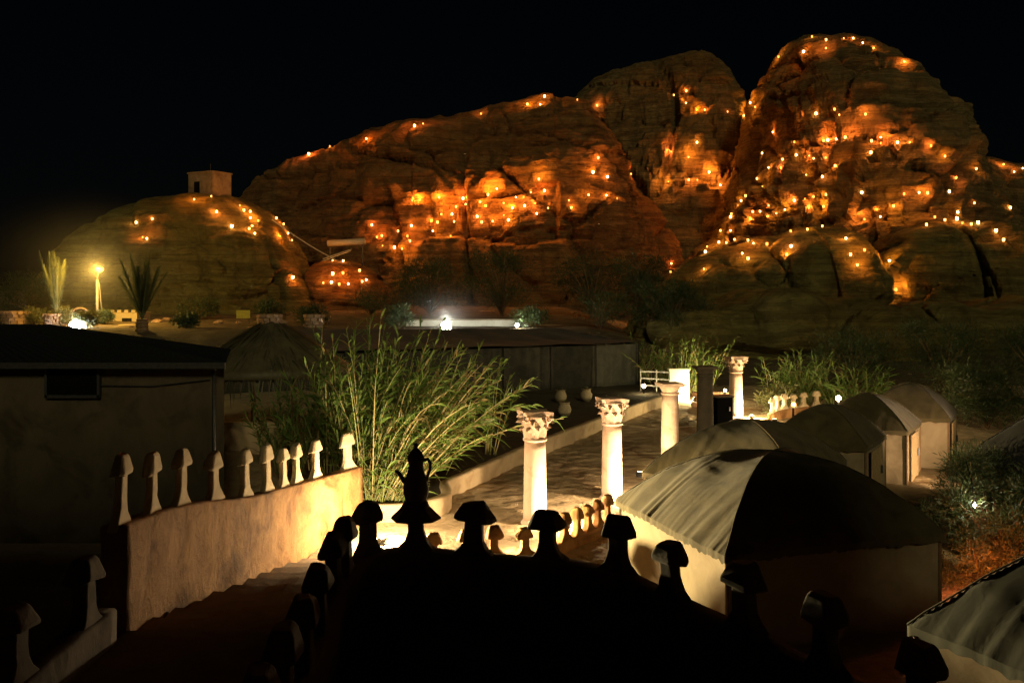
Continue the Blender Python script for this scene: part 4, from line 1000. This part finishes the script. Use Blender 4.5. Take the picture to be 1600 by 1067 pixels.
# white flood lamps on posts
def post_lamp(label, px, py, Y, zb, power, col, mat, r=.16, lo=(0, -.35, .1), pr_=.05):
    c = at(px, py, Y); r_ = thing('post_lamp', label, 'lamp', (c.x, Y, zb))
    obj('post', MB().tube([(0, .05, -.2), (0, .05, c.z-zb-.1)], pr_, 6), 'black_void', r_)
    obj('globe', MB().lathe([(.02, -r), (r*.8, -r*.6), (r, 0), (r*.8, r*.6), (.02, r)], 12, (0, 0, c.z-zb)), mat, r_, True)
    obj('collar', MB().lathe([(r*.5, 0), (r*.35, .1)], 8, (0, 0, c.z-zb-r-.06)), 'metal_dark', r_)
    lamp(r_, (c.x+lo[0], Y+lo[1], c.z+lo[2]), power, col, .12)
    return r_
post_lamp('dazzling white floodlight behind the dark house roof', 121, 511, 70, 2.4, 1500, (1, .9, .62), 'lamp_white', .6)
post_lamp('dazzling white lamp behind the long black tent', 697, 510, 64, 2.2, 600, (1, .97, .78), 'lamp_white', .36, (0, .3, .5))
post_lamp('small pale lamp at the right end of the white wall', 808, 508, 68, 3.0, 160, (1, .97, .72), 'lamp_white', .13)
a_, b2 = at(635, 505, 72), at(832, 500, 72)
ww = thing('white_house', 'long low white-lit wall behind the black tent', 'wall', ((a_.x+b2.x)/2, 72, 2.8))
obj('wall', MB().box((0, 0, .35), (b2.x-a_.x, .4, .75)), 'white_wall', ww)
obj('coping', MB().box((0, 0, .77), (b2.x-a_.x+.2, .55, .09)), 'stone', ww)

# ------------------------------------------------------------------ far end of the court: pillar, rails, lamps, cabinet
wpil = thing('white_pillar', 'short white wall block lit by a lamp before the reeds', 'wall', (8.75, 50.3, 0))
obj('block', MB().box((0, 0, .80), (1.0, .35, 1.6)), 'white_wall', wpil)
obj('coping', MB().box((0, 0, 1.64), (1.1, .45, .08)), 'white_wall', wpil)
uplight('floodlight at the foot of the white wall block', (9.5, 49.7, 0), 650, YEL, (8.9, 50.3, 1.0), None, 'lamp_warm', .16, .1, .5)
rl = thing('white_railing', 'white tube railing at the end of the long tent', 'railing', (7.3, 51, .35))
for k in (0, 1, 2): obj('rail', MB().tube([(-.4, .6-.2*k, .35+.38*k), (1.2, -.4, .30+.40*k)], .035, 5), 'white_paint', rl)
for q_ in (-.4, .4, 1.15): obj('post', MB().tube([(q_, .3-.5*q_, -.3), (q_, .3-.5*q_, 1.2)], .035, 5), 'white_paint', rl)
post_lamp('small white lamp below the white railing', 1006, 603, 50.2, .3, 40, YEL, 'lamp_warm', .10)
ob = thing('brick_bench', 'low orange-lit brick wall right of the dark column', 'wall', (10.0, 47.5, 0))
for j in range(3):
    for i in range(5): obj('brick', MB().box((-.9+.46*i+.2*(j % 2), 0, .14+.25*j), (.43, .35, .23)), 'brick_stone', ob)
post_lamp('small orange lamp on the low brick wall', 1133, 610, 47.0, .6, 60, OR, 'lamp_warm', .07)
cbn = at(1128, 637, 41)
cbx = thing('dark_cabinet', 'dark box cabinet beside the farthest lit column', 'cabinet', (cbn.x, 41, 0), .25)
obj('body', MB().box((0, 0, .62), (.72, .6, 1.24)), 'black_void', cbx)
obj('top', MB().box((0, 0, 1.27), (.82, .7, .06)), 'metal_dark', cbx)
obj('side_panel', MB().box((.375, 0, .62), (.03, .54, 1.1)), 'white_paint', cbx)
obj('handle', MB().box((.2, -.33, .75), (.04, .05, .18)), 'white_paint', cbx)
post_lamp('small orange lamp above the first far tent', 1240, 632, 41, 0, 60, (1, .42, .14), 'flame', .10)
post_lamp('glaring warm lamp above the middle far tent', 1310, 622, 40.5, 0, 420, WARM, 'lamp_warm', .11)
c = at(1523, 789, 18.6); wl = thing('hanging_bulb', 'small white bulb hanging among the dark leaves', 'lamp', c)
obj('bulb', MB().lathe([(.01, -.04), (.026, -.02), (.03, 0), (.015, .04)], 10), 'lamp_white', wl, True)
obj('wire', MB().tube([(0, 0, .04), (.03, .2, .45), (.2, .8, .75)], .008, 4), 'black_void', wl)
lamp(wl, c+Vector((0, -.1, .1)), 16, (1, .85, .55), .04)
uplight('hidden lamp on the sand before the far merlons', (11.3, 41.3, 0), 22, WARM, (11.5, 43, .5), 150, 'lamp_warm')
rs = random.Random(9)
for k, (px, py, Y) in enumerate(((1082, 656, 41), (1092, 657, 41.5), (1074, 655, 42))):
    c = at(px, py, Y); s0 = MB(); s0.lathe([(.05, 0), (.2, .03), (.24, .12), (.15, .22), (.03, .25)], 9, jit=.5)
    s1 = obj('stone', s0, 'stone', None, True); s1.location = (c.x, Y, 0); s1.rotation_euler = (0, 0, k*1.3)
    tag(s1, ['pale loose stone left of the dark cabinet, middle of three', 'pale loose stone nearest the dark cabinet', 'pale loose stone farthest from the dark cabinet'][k], 'stone', 'loose stones on the sand')
uplight('hidden garden floodlight beside the far tents', (14.2, 26.4, 0), 1000, (1, .68, .38), (12.4, 29.5, 1.9), 85, 'lamp_warm')
# camp fire between the near tent and the pale tent
cf = thing('camp_fire', 'camp fire hidden between two tents, glowing red', 'fire', (9.0, 17.7, 0))
for k in range(5):
    a = k*2*pi/5; obj('log', MB().tube([(cos(a)*.45, sin(a)*.45, .04), (0, 0, .25)], .05, 6), 'wood', cf)
fm = MB(); fm.lathe([(.16, .1), (.2, .22), (.1, .42), (.02, .6)], 9, jit=.5); obj('flames', fm, 'fire', cf, True)
lamp(cf, (9.0, 17.7, .6), 60, (1.0, .15, .025), .15)

# ------------------------------------------------------------------ volumes added to glow round two lamps; the left also holds smoky air
def glow_volume(label, c, r, dens):
    mb = MB(); mb.lathe([(max(.001, sin(pi*i/12)), -cos(pi*i/12)) for i in range(13)], 24)
    mb.v = [(x*r[0], y*r[1], z*r[2]) for x, y, z in mb.v]
    o = obj('glow_volume', mb, None, None, True); o.location = c
    m = bpy.data.materials.new('glow_volume'); m.use_nodes = True; t = m.node_tree
    for n_ in list(t.nodes):
        if n_.type == 'BSDF_PRINCIPLED': t.nodes.remove(n_)
    v_ = t.nodes.new('ShaderNodeVolumePrincipled'); v_.inputs['Density'].default_value = dens
    v_.inputs['Color'].default_value = (.8, .8, .8, 1); v_.inputs['Anisotropy'].default_value = .3
    vec = coords(t, tuple(1/k for k in r), True); gr = t.nodes.new('ShaderNodeTexGradient'); gr.gradient_type = 'SPHERICAL'
    t.links.new(vec, gr.inputs[0]); t.links.new(math2(t, 'MULTIPLY', math2(t, 'POWER', gr.outputs['Fac'], 1.6), dens), v_.inputs['Density'])
    t.links.new(v_.outputs[0], t.nodes['Material Output'].inputs['Volume'])
    o.data.materials.append(m); o['kind'] = 'stuff'; o['label'] = label; return o
glow_volume('added glow in smoky air round the amber street lamp', (-33, 74, 6.6), (12, 8, 7.5), .011)
glow_volume('faint added glow round the white lamp', (-4.5, 64.3, 3.8), (5, 3.5, 3), .018)
